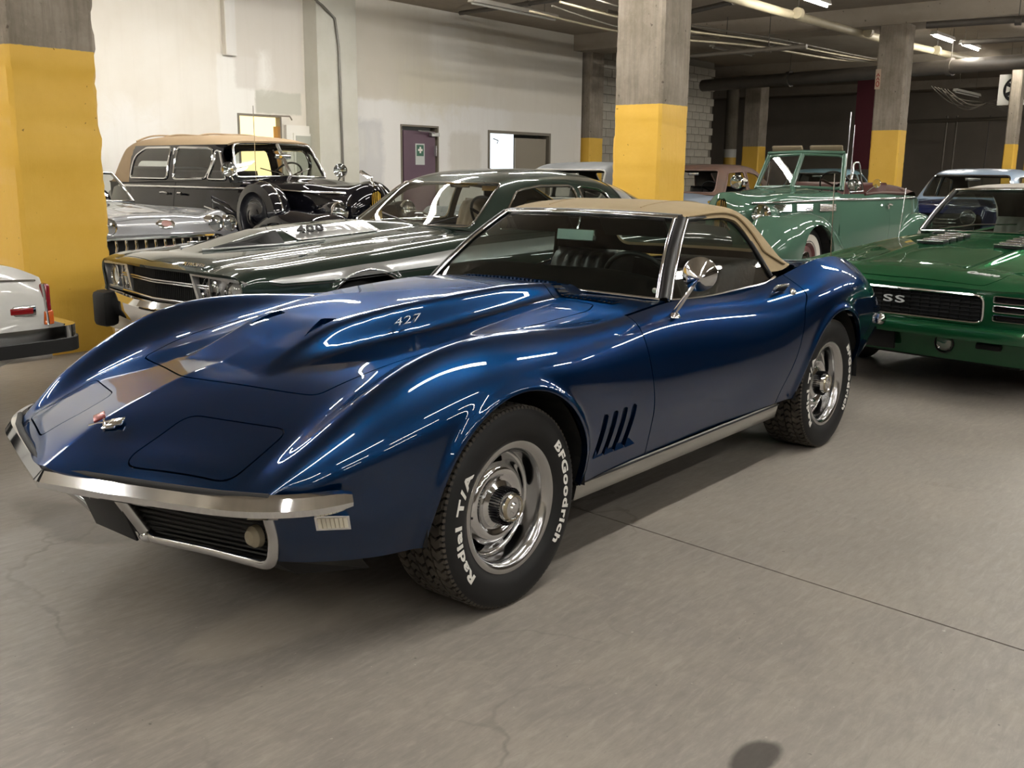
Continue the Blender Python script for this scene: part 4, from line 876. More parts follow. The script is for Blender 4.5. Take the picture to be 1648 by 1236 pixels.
# ---------------- shared builders for the parked cars
def loops(s):
    """ordered border loops of a surface"""
    nx = {}
    for a, b in border(s.F): nx.setdefault(a, []).append(b)
    out = []
    while nx:
        a = next(iter(nx)); l = [a]; 
        while True:
            b = nx[l[-1]].pop()
            if not nx[l[-1]]: del nx[l[-1]]
            if b == l[0] or b not in nx: break
            l.append(b)
        if len(l) > 5: out.append(np.array([s.V[i]+s.N[i]*.004 for i in l]))
    return out
def smooth_loop(p, k=3):
    for _ in range(k): p = (np.roll(p, 1, 0)+2*p+np.roll(p, -1, 0))/4
    return p
def trim_round(name, s, r, mat, par, seg=6):
    for l in loops(s):
        d = np.linalg.norm(np.diff(np.r_[l, l[:1]], axis=0), axis=1); l = l[d > 1e-5]
        tube(name, smooth_loop(l), r, mat, par, seg, closed=True)
def outw(V): return np.c_[V[:, 0]*0+.25, V[:, 1], V[:, 2]*0+.35]
def shell(E, T, Sd, mat, xj, xcowl, arches, AZ_, hood=None, doors=(), deck=None, deform=None, n=110, m=181, nr=130, wrapx=None, lip=.02, archpow=None, tail=True):
    """lower body: front clip, doors, quarters, rear deck as parts of E; returns hood and left door objects"""
    crest = T[-1]; df = deform or (lambda G: G)
    s = grid(df(loft(T+Sd, n, m, x1=xcowl, full=True)), outw)
    by = nspl(-np.array(crest)[:, 0], np.array(crest)[:, 1:2], np.clip(-s.V[:, 0], -crest[0][0], -xcowl))[:, 0]
    s = clip(s, np.maximum(s.V[:, 0]-xj-.003, by-.010-np.abs(s.V[:, 1])))
    def ar(s, xc, R): return np.hypot(s.V[:, 0]-xc, (s.V[:, 2]-AZ_)*np.where(s.V[:, 2] < AZ_, .7, 1))-R+9*(np.abs(s.V[:, 1]) < .4)
    s = clip(s, ar(s, *arches[0]))
    if wrapx: s = clip(s, s.V[:, 0]-wrapx(s.V[:, 1]))
    ho = None
    if hood is not None:
        h, s = split(s, sdp(s.V[:, :2], hood)+9*(s.V[:, 2] < .55), .0025); ho = mesh('hood', h, mat, E, lip=lip)
    mesh('front_body', s, mat, E, lip=lip)
    q = grid(df(loft([crest]+Sd, nr, 60, x0=xj)), (0, 1, .2)); q = clip(q, ar(q, *arches[1])); dd = []
    for pl in doors:
        d, q = split(q, sdp(q.V[:, [0, 2]], pl), .0025); dd.append(d)
    first = None
    for sg in (1, -1):
        for d in dd:
            o = mesh('door', d if sg > 0 else mir(d), mat, E, lip=lip)
            if first is None: first = o
        mesh('rear_quarter', q if sg > 0 else mir(q), mat, E, lip=lip)
    if deck: mesh('rear_deck', grid(loft(deck+[crest], 50, 61, x0=deck[0][0][0], full=True), (0, 0, 1)), mat, E, lip=lip)
    if tail:
        pts = [r[-1] for r in ([deck[0]] if deck else [])+[crest]+Sd]; ring = list(pts)+[(pts[-1][0], 0, pts[-1][2])]+[(a, -b, c) for a, b, c in pts[:0:-1]] if deck else pts+[(a, -b, c) for a, b, c in pts[::-1]]
        c = np.mean(ring, 0); c[0] -= .05; k = len(ring); raw('tail_panel', ring+[tuple(c)], [(i, (i+1) % k, k) for i in range(k)], mat, E, smooth=True)
    return ho, first
def greenhouse(E, rails, mat, gm, cuts, n=90, m=141, trim=M_chrome, tr=.008, roof='roof', cf=nspl, lip=.015, open_=()):
    """cabin surface; cuts = (part name, field) pairs become glass with a bright surround"""
    s = grid(loft(rails, n, m, f=pchip, cf=cf, full=True), outw)
    for nm, fn in cuts:
        g, s = split(s, fn(s.V), 0.)
        if not len(g.V): continue
        if nm not in open_: mesh(nm, g, gm, E)
        if trim: trim_round('window_trim', g, tr, trim, E)
    r = mesh(roof, s, mat, E, lip=lip); k = S(s.V-s.N*.02, -s.N, [f[::-1] for f in s.F]); mesh('headliner', k, pm('headliner_grey', '#4A463F', .9), E); return r
def yz(poly, xmin): return lambda V: sdp(V[:, 1:], poly)+9*(V[:, 0] < xmin)
def yzr(poly, xmax): return lambda V: sdp(V[:, 1:], poly)+9*(V[:, 0] > xmax)
def xz(poly, sg, ymin=.3): return lambda V: sdp(V[:, [0, 2]], poly)+9*(V[:, 1]*sg < ymin)
def wells(E, xs, y0, y1, R, z, name='wheel_well'):
    for xc in xs:
        for sg in (1, -1):
            half_well(E, xc, z, R, y0, y1, sg)
def round_lamp(E, c, r, yaw=0., bez=M_chrome, depth=.03, name='headlight', tilt=0.):
    e = empty(name); e.parent = E; e.location = c; e.rotation_euler = (0, tilt, yaw)
    lathed('lens', [(0, .022), (r*.5, .017), (r*.85, .006), (r*.95, -.004)], 28, M_lens, e, ax='x'); lathed('reflector', [(0, -.035), (r*.5, -.02), (r*.95, -.005)], 28, M_chrome, e, ax='x')
    lathed('bezel', [(r*.93, 0), (r*1.0, .012), (r*1.10, .008), (r*1.14, -depth)], 28, bez, e, ax='x'); return e
M_lens = glass('lamp_lens', (.86, .88, .86), .10)
M_glo = glass('pale_glass', (.80, .83, .80), .02)
def place(name, pose_, label, cat='car'):
    return empty(name, (pose_[0], pose_[1], 0), radians(pose_[2]), label, cat)

def onto(s, pts, off=.008, axes=(0, 2)):
    """lift points given in the two axes to the nearest surface vertices and push them out along the normal"""
    A = s.V[:, axes]; out = []
    for p in pts:
        d = ((A-np.array(p))**2).sum(1); i = np.argsort(d)[:4]; w_ = 1/(d[i]+1e-8); w_ /= w_.sum(); out.append((s.V[i]*w_[:, None]).sum(0)+s.N[i[0]]*off)
    return np.array(out)

def decal(o, txt, x, y, size, sc, ex, ey, mat, par, lift=.004, ext=.002, shear=0., off=0., spacing=1., name='lettering'):
    """letters laid on the mesh of o at (x, y); ex, ey are plan directions of reading and up"""
    A = np.array([v.co[:] for v in o.data.vertices])
    def za(px, py):
        d = (A[:, 0]-px)**2+(A[:, 1]-py)**2; i = np.argsort(d)[:12]; i = i[A[i, 2] > A[i, 2].max()-.02]; return A[i, 2].mean()
    V, F = text(txt, size, ext, shear, off, spacing); V = V*[sc[0], sc[1], 1]; ex = np.array(ex, float); ex /= np.linalg.norm(ex); ey = np.array(ey, float); ey /= np.linalg.norm(ey)
    P_ = np.array([x, y])+V[:, :1]*ex+V[:, 1:2]*ey; e = .05; z0 = za(x, y); c0 = np.array([x, y])
    gx = (za(x+e, y)-za(x-e, y))/(2*e); gy = (za(x, y+e)-za(x, y-e))/(2*e)
    Z = z0+(P_-c0)@np.array([gx, gy])+V[:, 2]+lift
    return raw(name, np.c_[P_, Z], F, mat, par)

def zat(objs, x, y):
    A = np.concatenate([np.array([v.co[:] for v in o.data.vertices]) for o in objs]) if not isinstance(objs, np.ndarray) else objs
    d = (A[:, 0]-x)**2+(A[:, 1]-y)**2; i = np.argpartition(d, 10)[:10]; i = i[A[i, 2] > A[i, 2].max()-.02]; return A[i, 2].mean()
def verts(*objs): return np.concatenate([np.array([v.co[:] for v in o.data.vertices]) for o in objs])
def drape(name, A, poly, mat, par, lift=.004, n=14):
    """a flat plan polygon laid on surface points A"""
    p = np.array(poly, float); c = p.mean(0); V = []; F = []; m = len(p)
    for k in range(n+1):
        for q in p: w_ = c+(q-c)*k/n; V.append((w_[0], w_[1], zat(A, *w_)+lift))
    for k in range(n):
        for i in range(m): j = (i+1) % m; F.append((k*m+i, (k+1)*m+i, (k+1)*m+j, k*m+j))
    return raw(name, V, F, mat, par, smooth=True)
# ---------------- dark green hardtop with silver stripes, behind the blue car
MU = place('muscle_coupe', (-2.103, -2.959, -5.31), 'dark green hardtop coupe with silver stripes and a hood scoop')
M_dkg = paint('dark_green_paint', (.016, .026, .021), .3, .3); M_silver = pm('silver_stripe', '#A7A9A8', .28, .6, coat=.6); M_tan = pm('tan_vinyl', '#8C7A60', .6, noise=(12, '#7C6B52', .3))
T0 = [(1.0, 0, .752), (.92, 0, .79), (.7, 0, .826), (.3, 0, .862), (-.2, 0, .90), (-.7, 0, .932), (-1.08, 0, .948)]
T1 = [(.95, .45, .748), (.87, .45, .782), (.7, .45, .812), (.3, .45, .846), (-.2, .45, .883), (-.7, .46, .915), (-1.1, .48, .935)]
T2 = [(.905, .72, .742), (.83, .74, .768), (.65, .76, .79), (.3, .775, .816), (-.2, .78, .852), (-.7, .775, .888), (-1.12, .755, .915)]
T3 = [(.875, .885, .728), (.80, .90, .748), (.62, .91, .766), (.3, .915, .788), (-.2, .912, .822), (-.7, .895, .858), (-1.12, .868, .886), (-1.8, .848, .90), (-2.6, .855, .915), (-3.2, .865, .925), (-3.8, .855, .90), (-4.3, .82, .85)]
U1 = [(.872, .925, .69), (.62, .955, .712), (.3, .965, .73), (-.2, .965, .752), (-1.1, .945, .795), (-1.8, .935, .81), (-2.6, .945, .825), (-3.2, .955, .83), (-4.3, .89, .76)]
U2 = [(.865, .925, .58), (.62, .965, .585), (.3, .982, .59), (-1, .988, .60), (-2, .985, .60), (-3, .985, .60), (-4.3, .91, .60)]
U3 = [(.85, .905, .44), (.62, .95, .42), (.3, .968, .42), (-1, .972, .42), (-2, .97, .42), (-3, .97, .43), (-4.3, .89, .45)]
U4 = [(.80, .86, .34), (.6, .90, .28), (.3, .92, .25), (-1, .92, .24), (-2, .92, .24), (-3, .92, .26), (-4.25, .84, .34)]
def mu_def(G):
    x, y, z = G[..., 0].copy(), np.abs(G[..., 1]), G[..., 2].copy(); sg = np.sign(G[..., 1])
    h = np.interp(-x, [-.74, -.50, -.20, .1, .6, .95, 1.1], [0, .028, .066, .072, .060, .03, .015])*(x < .74)
    wi = .13-.05*sstep(.45, 0, x); wd_ = .08+.20*sstep(.45, 0., x); G[..., 2] += h*1.1*(1-sstep(wi, wi+wd_, y))*(z > .7)
    G[..., 2] -= .012*np.exp(-((y-.60)/.05)**2)*(x < .9)*(z > .7)
    for xc in (0., -2.92):
        r = np.hypot(x-xc, z-.34); G[..., 1] += sg*.012*np.exp(-((r-.395)/.02)**2)*(y > .5)*(z < .78)
    return G
mh, md = shell(MU, [T0, T1, T2, T3], [U1, U2, U3, U4], M_dkg, -1.0, -1.16, ((0, .39), (-2.92, .37)), .34,
    hood=rpoly([(.955, .02), (.87, .60), (.55, .64), (-.95, .66), (-1.0, .5), (-1.0, -.5), (-.95, -.66), (.55, -.64), (.87, -.60), (.955, -.02)], .03),
    doors=[rpoly([(-.9, 1.), (-.9, .26), (-2.2, .26), (-2.28, .5), (-2.30, 1.)], .03)], deck=[[(-3.7, 0, .955), (-4.0, 0, .93), (-4.3, 0, .87)], [(-3.7, .5, .95), (-4.0, .5, .925), (-4.3, .5, .865)]], deform=mu_def)
# silver hood blackout panel and scoop openings
MHV = verts(mh)
for sg in (1, -1):
    drape('scoop_opening', MHV, rpoly([(.64, .135*sg), (.14, .145*sg), (.18, .33*sg)], .01, 3), M_bdk, mh, .006); tube('scoop_lip', [(.68, .14*sg, zat(MHV, .68, .14*sg)+.006), (.45, .24*sg, zat(MHV, .45, .24*sg)+.008), (.17, .36*sg, zat(MHV, .17, .36*sg)+.006), (-.1, .37*sg, zat(MHV, -.1, .37*sg)+.004)], .007, M_silver, mh, 8)
    MB().box((.50, .60*sg, .80), (.045, .018, .016)).build('hood_pin', M_chrome, mh, bevel=.004); MB().box((.30, .70*sg, .828), (.07, .02, .012), .2*sg).build('fender_lamp', M_chrome, MU, bevel=.004)
for sg in (1, -1): drape('silver_panel', MHV, [(.10, .13*sg), (-.60, .13*sg), (-.62, .31*sg), (.06, .30*sg)], M_silver, mh, .005)
for sg in (1, -1): decal(mh, '400', -.08, .215*sg, .12, (1.1, .85), (-1, 0) if sg > 0 else (1, 0), (0, -sg), M_black, mh, .012, .004, .3, .003, 1.15, 'hood_number')
V, F = text('PLYMOUTH', .034, .003, 0, .001, 1.25); raw('nose_lettering', frame(V, (.90, .44, .779), (-.13, 1, 0), (-.7, 0, .6)), F, M_steel, mh)
# side stripe: a band laid on the flank, edged in black
sq = grid(mu_def(loft([T3, U1, U2, U3], 260, 90, x0=.70, x1=-2.75)), (0, 1, .2))
def band(o): return np.array([(.62-o, .690+o), (.72-o*2, .705), (.62-o, .722-o*.4), (.3, .745-o), (-.3, .79-o), (-1.0, .838-o), (-1.8, .866-o), (-2.6, .885-o), (-2.6, .80+o), (-1.8, .775+o), (-1.0, .745+o), (-.3, .715+o), (.3, .688+o)])
for nm, o1, o2, mt, k in (('stripe_edge', -.016, -.010, M_black, .002), ('silver_stripe', 0., None, M_silver, .0022)):
    b = clip(sq, -sdp(sq.V[:, [0, 2]], band(o1)))
    if o2 is not None: b = clip(b, sdp(b.V[:, [0, 2]], band(o2)))
    for sg in (1, -1):
        q = S(b.V+b.N*k, b.N, b.F); mesh(nm, q if sg > 0 else mir(q), mt, MU)
for sg in (1, -1):
    a = np.linspace(radians(18), radians(165), 40); tube('arch_moulding', [(.392*cos(t), sg*(.983-.05*max(0, sin(t)-.85)), .34+.392*sin(t)) for t in a], .012, M_chrome, MU, 8)
# nose: bezels, headlights, grille, bumper
for sg in (1, -1):
    P_ = np.array([(.925, .42, .735), (.868, .915, .715), (.86, .93, .70), (.842, .925, .53), (.885, .44, .525)])*[1, sg, 1]; Bk = P_-[.12, 0, 0]; In = (P_-P_.mean(0))*[1, .90, .80]+P_.mean(0); rec = In-[.05, 0, 0]
    V = np.concatenate([P_, Bk, In, rec]); k = 5; F = []
    for i in range(k):
        j = (i+1) % k; F += [(i, j, k+j, k+i), (i, 2*k+i, 2*k+j, j), (2*k+i, 3*k+i, 3*k+j, 2*k+j)]
    F.append(tuple(3*k+i for i in range(k)))
    if sg < 0: F = [f[::-1] for f in F]
    bz = raw('headlight_bezel', V, [f[::-1] for f in F], pm('bezel_alloy', '#C9CACB', .28, .75), MU, angle=25)
    round_lamp(MU, (.862, .56*sg, .625), .082, radians(4*sg)); round_lamp(MU, (.835, .79*sg, .62), .082, radians(8*sg))
gp = [(-.58, .86), (-.3, .895), (0, .935), (.3, .895), (.58, .86)]
for z, r in ((.738, .008), (.66, .007), (.645, .005), (.54, .012)): tube('grille_bar', [(a+.02, b, z-.005*abs(b)) for b, a in gp], r, M_steel, MU, 8)
for b, a in (gp[0], gp[-1]): tube('grille_bar', [(a+.02, b, .735), (a+.02, b, .54)], .007, M_steel, MU, 8)
e = empty('grille_insert'); e.parent = MU; raw('grille_back', [(a-.02, b, z) for z in (.745, .53) for b, a in gp], [(i, i+5, i+6, i+1) for i in range(4)], GRI, e)
for k in range(57):
    y = -.56+.02*k; o = MB().box((0, 0, 0), (.02, .004, .19)).build('fin', GRI, e) if k == 0 else link('fin', FIN, None, e); FIN = o.data
    o.location = (np.interp(abs(y), [0, .3, .58], [.93, .89, .855]), y, .638)
bpth = [(-.98, .62), (-.96, .80), (-.85, .90), (-.45, .975), (0, 1.04), (.45, .975), (.85, .90), (.96, .80), (.98, .62)]
pf = [(.02, .085), (.05, .05), (.055, .0), (.035, -.055), (-.01, -.09), (-.03, -.08), (-.03, .08)]
c = curve([(x, y, .455) for y, x in bpth], 80, pchip); V = []; 
Tn = np.gradient(c, axis=0)
for i in range(80):
    t = Tn[i]/np.linalg.norm(Tn[i]); o_ = np.array([t[1], -t[0], 0]); V += [c[i]+o_*a+np.array([0, 0, b]) for a, b in pf]
raw('front_bumper', V, [(i*7+j, (i+1)*7+j, (i+1)*7+(j+1) % 7, i*7+(j+1) % 7) for i in range(79) for j in range(7)], M_chrome, MU, angle=28)
for sg in (1, -1): MB().box((1.03, .55*sg, .43), (.12, .15, .24), -.15*sg).build('bumper_guard', M_rub, MU, bevel=.035)
MB().box((.83, 0, .32), (.12, 1.7, .14)).build('front_valance', pm('pale_valance', '#B7B2A6', .5), MU, bevel=.02)
# cabin
C0 = [(-1.05, 0, .945), (-1.2, 0, 1.05), (-1.36, 0, 1.165), (-1.52, 0, 1.275), (-1.62, 0, 1.318), (-1.85, 0, 1.358), (-2.2, 0, 1.372), (-2.6, 0, 1.345), (-3.0, 0, 1.25), (-3.4, 0, 1.10), (-3.75, 0, .955)]
C1 = [(-1.07, .40, .938), (-1.22, .385, 1.045), (-1.38, .37, 1.158), (-1.53, .36, 1.265), (-1.63, .36, 1.308), (-1.86, .37, 1.346), (-2.2, .38, 1.36), (-2.6, .39, 1.332), (-3.0, .41, 1.236), (-3.4, .43, 1.088), (-3.75, .45, .95)]
C2 = [(-1.12, .70, .922), (-1.25, .655, 1.02), (-1.40, .61, 1.13), (-1.54, .575, 1.228), (-1.64, .57, 1.262), (-1.86, .575, 1.295), (-2.2, .585, 1.305), (-2.6, .60, 1.277), (-3.0, .635, 1.18), (-3.4, .685, 1.042), (-3.75, .72, .935)]
C3 = [(-1.14, .75, .912), (-1.27, .71, 1.0), (-1.42, .665, 1.105), (-1.56, .63, 1.20), (-1.66, .622, 1.232), (-1.87, .627, 1.262), (-2.2, .64, 1.27), (-2.6, .66, 1.237), (-3.0, .70, 1.135), (-3.4, .745, 1.01), (-3.75, .765, .925)]
C4 = [(-1.15, .835, .893), (-1.3, .832, .898), (-1.45, .83, .90), (-1.6, .828, .902), (-1.7, .828, .903), (-1.9, .828, .905), (-2.2, .83, .91), (-2.6, .835, .917), (-3.0, .84, .923), (-3.4, .845, .924), (-3.75, .84, .91)]
dw = rpoly([(-1.32, .93), (-1.66, 1.205), (-1.9, 1.238), (-2.27, 1.24), (-2.27, .935)], [.02, .05, .03, .02, .02]); qw = rpoly([(-2.33, .94), (-2.33, 1.235), (-2.62, 1.205), (-2.78, .95)], [.02, .02, .05, .03])
cuts = [('windscreen', yz(rpoly([(-.69, .945), (.69, .945), (.565, 1.255), (-.565, 1.255)], .03), -1.66)), ('rear_window', yzr(rpoly([(-.58, 1.0), (.58, 1.0), (.5, 1.24), (-.5, 1.24)], .05), -2.9))]
for sg in (1, -1): cuts += [('door_window', xz(dw, sg)), ('quarter_window', xz(qw, sg))]
rf = greenhouse(MU, [C0, C1, C2, C3, C4], M_dkg, M_glo, cuts, 110, 161)
sg_ = grid(loft([C0, C1, C2, C3, C4], 160, 161, f=pchip, full=True), outw)
for o1, mt, nm, k in ((0., M_black, 'stripe_edge', .0025), (.018, M_silver, 'roof_stripe', .0032)):
    b = clip(sg_, -sdp(np.c_[sg_.V[:, 0]-.18*(sg_.V[:, 2]-.92), sg_.V[:, 2]], np.array([(-2.86+o1, 0), (-3.05-o1*-1, 0), (-3.05+o1*1, 2), (-2.86-o1*1, 2)]) if False else np.array([(-3.06+o1, 0), (-2.86-o1, 0), (-2.86-o1, 2), (-3.06+o1, 2)]))); mesh(nm, S(b.V+b.N*k, b.N, b.F), mt, MU)
tub('cabin_tub', MU, -1.1, -3.2, .80, .3, .92, M_trim)
for y in (.38, -.38): seat(MU, -1.95, y, .42, .56, .62, .3, M_tan)
seat(MU, -2.75, 0, .45, 1.2, .5, .35, M_tan, 'rear_seat', 5)
steering(MU, -1.66, .38, .98, .2, 30); MB().box((-1.30, 0, .89), (.34, 1.44, .10)).build('dashboard', M_trim, MU, bevel=.04)
MB().box((-1.68, 0, 1.245), (.02, .22, .055)).build('interior_mirror', M_steel, MU, bevel=.008); MB().box((-1.62, .42, 1.225), (.02, .16, .05), .2).build('paper_tag', pm('paper_tan', '#C9A45A', .7), MU)
for sg in (1, -1): tube('wiper', [(-1.07, .10*sg+.2, .955), (-1.16, .45*sg+.1, 1.02)], .006, M_trim, MU, 6)
wells(MU, (0, -2.92), .55, .955, .41, .34)
for x in (0, -2.92):
    for s_ in (1, -1): wheel(MU, x, .78*s_, .335, .20, .22, .335, 'plain', blocks=False)
MB().box((-1.7, 0, .24), (4.6, 1.6, .06)).build('floor_pan', M_bdk, MU)
# ---------------- green pony car with white top, at right
CM = place('pony_car', (-5.016, .752, -10.33), 'emerald green convertible with a pale top and wide black grille')
M_grn = paint('emerald_paint', (.007, .060, .022), .45, .34); M_wtop = pm('pale_canvas', '#A9A49A', .85, noise=(8, '#99948a', .3), bump=(250, .2))
T0 = [(.93, 0, .69), (.86, 0, .732), (.6, 0, .785), (.2, 0, .838), (-.3, 0, .892), (-.8, 0, .928)]
T1 = [(.926, .45, .69), (.855, .45, .732), (.6, .45, .78), (.2, .45, .826), (-.3, .45, .878), (-.82, .47, .917)]
T2 = [(.92, .70, .69), (.84, .715, .728), (.6, .735, .768), (.2, .75, .806), (-.3, .75, .852), (-.84, .73, .895)]
T3 = [(.91, .84, .685), (.84, .852, .716), (.6, .865, .758), (.2, .87, .792), (-.3, .865, .83), (-.8, .84, .865), (-1.3, .80, .88), (-1.8, .79, .89), (-2.3, .82, .915), (-2.8, .83, .915), (-3.3, .80, .87), (-3.7, .76, .80)]
U1 = [(.905, .872, .64), (.6, .905, .70), (.2, .92, .72), (-.3, .915, .74), (-.8, .90, .765), (-1.8, .865, .79), (-2.4, .895, .82), (-2.9, .89, .80), (-3.7, .81, .74)]
U2 = [(.90, .885, .56), (.6, .925, .59), (.2, .94, .61), (-.5, .935, .62), (-1.8, .91, .63), (-2.6, .935, .66), (-3.7, .84, .62)]
U3 = [(.885, .87, .45), (.6, .905, .42), (-.5, .915, .42), (-1.8, .895, .42), (-2.6, .915, .44), (-3.7, .82, .46)]
U4 = [(.82, .82, .30), (.6, .85, .24), (-.5, .86, .23), (-1.8, .85, .23), (-2.6, .86, .25), (-3.6, .77, .34)]
def cm_def(G):
    x, y, z = G[..., 0].copy(), np.abs(G[..., 1]), G[..., 2].copy(); sg = np.sign(G[..., 1])
    G[..., 2] += .016*np.exp(-((y-.36)/.035)**2)*sstep(.9, .3, x)*(z > .68)      # hood creases
    G[..., 2] += .010*np.exp(-(y/.30)**4)*(x < .9)*(z > .68)
    for xc in (0., -2.745):
        r = np.hypot(x-xc, z-.33); G[..., 1] += sg*.014*np.exp(-((r-.39)/.025)**2)*(y > .5)*(z < .76)
    return G
ch_, cd_ = shell(CM, [T0, T1, T2, T3], [U1, U2, U3, U4], M_grn, -.62, -.86, ((0, .385), (-2.745, .365)), .33,
    hood=rpoly([(.90, 0), (.89, .55), (.80, .60), (-.66, .63), (-.72, .5), (-.72, -.5), (-.66, -.63), (.80, -.60), (.89, -.55)], .03), doors=[rpoly([(-.5, 1.), (-.5, .25), (-1.75, .25), (-1.8, 1.)], .03)],
    deck=[[(-2.35, 0, .935), (-2.8, 0, .93), (-3.3, 0, .88), (-3.7, 0, .80)], [(-2.35, .5, .93), (-2.8, .5, .925), (-3.3, .5, .875), (-3.7, .5, .80)]], deform=cm_def)
# nose face with the grille opening
yv = np.linspace(-.885, .885, 150); zv = np.linspace(.448, .69, 50)
G = np.zeros((150, 50, 3))
for i, y in enumerate(yv):
    for j, z in enumerate(zv): G[i, j] = (.925-.03*abs(y)**3-.02*((z-.69)/.24)**2, y*(.955+.045*((z-.448)/.24 if z < .56 else (.69-z)/.24+.02)) if False else y*.97, z)
s = grid(G, (1, 0, 0)); op = rpoly([(-.57, .655), (.57, .655), (.57, .485), (-.57, .485)], .05); h_, s = split(s, sdp(s.V[:, 1:], op), 0.)
trim_round('grille_surround', h_, .009, M_chrome, CM)
for sg in (1, -1):
    for k in range(3):
        z = .638-.055*k; sl = rpoly([(.625*sg, z+.02), (.84*sg, z+.018), (.84*sg, z-.018), (.625*sg, z-.02)], .006, 3); c_, s = split(s, sdp(s.V[:, 1:], sl), 0.); c_.V[:, 0] -= .02
        mesh('lamp_slot', c_, pm('dark_lamp_glass', '#1A1618', .15), CM); trim_round('slot_trim', S(c_.V+[.02, 0, 0], c_.N, c_.F), .003, M_steel, CM)
mesh('nose_panel', s, M_grn, CM, lip=.02)
e = empty('grille_insert'); e.parent = CM; MB().box((.855, 0, .57), (.02, 1.2, .22)).build('grille_back', GRI, e)
for k in range(7): tube('grille_bar', [(.885, -.57, .50+.024*k), (.893, 0, .50+.024*k), (.885, .57, .50+.024*k)], .004, pm('grille_dark', '#0A0A0B', .7, spec=.2), e, 6)
for k in range(18): MB().box((.882, -.54+.0635*k, .57), (.012, .004, .165)).build('grille_upright', pm('grille_dark', '#0A0A0B', .7, spec=.2), e)
V, F = text('SS', .125, .006, 0, .0008, 1.15); raw('grille_badge', frame(V*[1.2, .5, 1], (.912, 0, .580), (0, 1, 0), (0, 0, 1)), F, pm('badge_silver', '#C9CBCC', .3, .2), CM, angle=30)
decal(ch_, 'Camaro', .76, .47, .055, (1.1, 1.), (-.08, 1), (-1, -.08), pm('badge_silver', '#C9CBCC', .3, .2), ch_, .004, .002, .5, .001, .95, 'hood_script')
pf = [(.0, .045), (.045, .035), (.06, .0), (.045, -.04), (.0, -.05), (-.04, -.045), (-.04, .045)]
c = curve([(.58, -.945, .425), (.78, -.93, .425), (.90, -.80, .425), (.935, -.4, .425), (.94, 0, .425), (.935, .4, .425), (.90, .80, .425), (.78, .93, .425), (.58, .945, .425)], 70, pchip); Tn = np.gradient(c, axis=0); V = []
for i in range(70):
    t = Tn[i]/np.linalg.norm(Tn[i]); o_ = np.array([t[1], -t[0], 0]); V += [c[i]+o_*a+np.array([0, 0, b]) for a, b in pf]
raw('front_bumper', V, [(i*7+j, (i+1)*7+j, (i+1)*7+(j+1) % 7, i*7+(j+1) % 7) for i in range(69) for j in range(7)], M_grn, CM, angle=50)
yv = np.linspace(-.84, .84, 60); G = np.array([[(.885-.05*abs(y)**3-.05*((.40-z)/.16), y, z) for z in np.linspace(.40, .235, 12)] for y in yv]); mesh('front_valance', grid(G, (1, 0, 0)), M_grn, CM)
for sg in (1, -1): round_lamp(CM, (.865, .33*sg, .335), .055, 0, pm('lamp_rim_dark', '#2b2b2b', .3, .8), name='parking_lamp')
for sg in (1, -1): MB().box((.862, .60*sg, .345), (.03, .15, .035)).build('valance_slot', M_bdk, CM, bevel=.01)
MB().box((.895, -.15, .33), (.02, .34, .14), 0, 0, .12).build('number_plate_bracket', M_trim, CM, bevel=.004)
# hood intakes: two banks of four bright-edged square mouths
CHV = verts(ch_)
for sg in (1, -1):
    for k in range(4):
        x = -.06-.105*k; zz = zat(CHV, x, .27*sg)+.012
        MB().box((x, .27*sg, zz), (.085, .19, .022), 0, 0, radians(6)).build('intake_box', M_bdk, ch_, bevel=.004)
        for dx in (.040, -.040): tube('intake_bar', [(x+dx, .175*sg, zz+.014-dx*.1), (x+dx, .365*sg, zz+.012-dx*.1)], .006, M_chrome, ch_, 8)
# screen, white top
def screen(bx, bz, by, tx, tz, ty, bow=.06, n=41, m=12, bul=.02):
    y = np.linspace(-1, 1, n)[:, None]; v = np.linspace(0, 1, m)[None]; b0 = bx-bow*y**2; t0 = tx-bow*.6*y**2; k = np.sin(v*pi)*bul
    return np.stack([b0+(t0-b0)*v+k*.6, y*(by+(ty-by)*v), bz-.015*y**2+(tz-.012*y**2-bz+.015*y**2)*v+k*.6], -1)
W = screen(-.70, .935, .73, -1.08, 1.24, .66); mesh('windscreen', grid(W, (1, 0, 1)), M_gl, CM)
for e_ in (W[0], W[-1]): tube('windscreen_pillar', e_-[.01, 0, 0], .024, M_trim, CM, 10); tube('pillar_trim', e_+[.015, 0, .01], .009, M_chrome, CM, 8)
tube('header_trim', W[:, -1]+[.005, 0, .008], .012, M_chrome, CM, 8); tube('cowl_trim', W[:, 0]+[.01, 0, .004], .006, M_steel, CM, 6)
R = [[(-1.07, 0, 1.262), (-1.3, 0, 1.295), (-1.7, 0, 1.30), (-2.0, 0, 1.27), (-2.2, 0, 1.17), (-2.42, 0, .95)], [(-1.09, .35, 1.258), (-1.3, .36, 1.285), (-1.7, .37, 1.29), (-2.0, .38, 1.26), (-2.2, .40, 1.16), (-2.42, .44, .95)], [(-1.13, .62, 1.238), (-1.3, .625, 1.25), (-1.7, .60, 1.25), (-2.0, .62, 1.20), (-2.2, .67, 1.08), (-2.4, .70, .95)], [(-1.14, .675, 1.218), (-1.3, .68, 1.215), (-1.7, .66, 1.205), (-1.95, .70, 1.10), (-2.1, .74, .98), (-2.36, .74, .94)]]
st = grid(loft(R, 60, 101, f=pchip, full=True), outw); mesh('soft_top', st, M_wtop, CM, lip=.02); mesh('headliner', S(st.V-st.N*.015, -st.N, [f[::-1] for f in st.F]), M_trim, CM)
wp = rpoly([(-.95, .89), (-1.15, 1.205), (-1.7, 1.20), (-1.93, 1.09), (-2.1, .92)], .02)
for sg in (1, -1): raw('side_window', [(x, sg*(.80-.17*(z-.88)/.32), z) for x, z in wp], [tuple(range(len(wp)))], M_glside, CM)
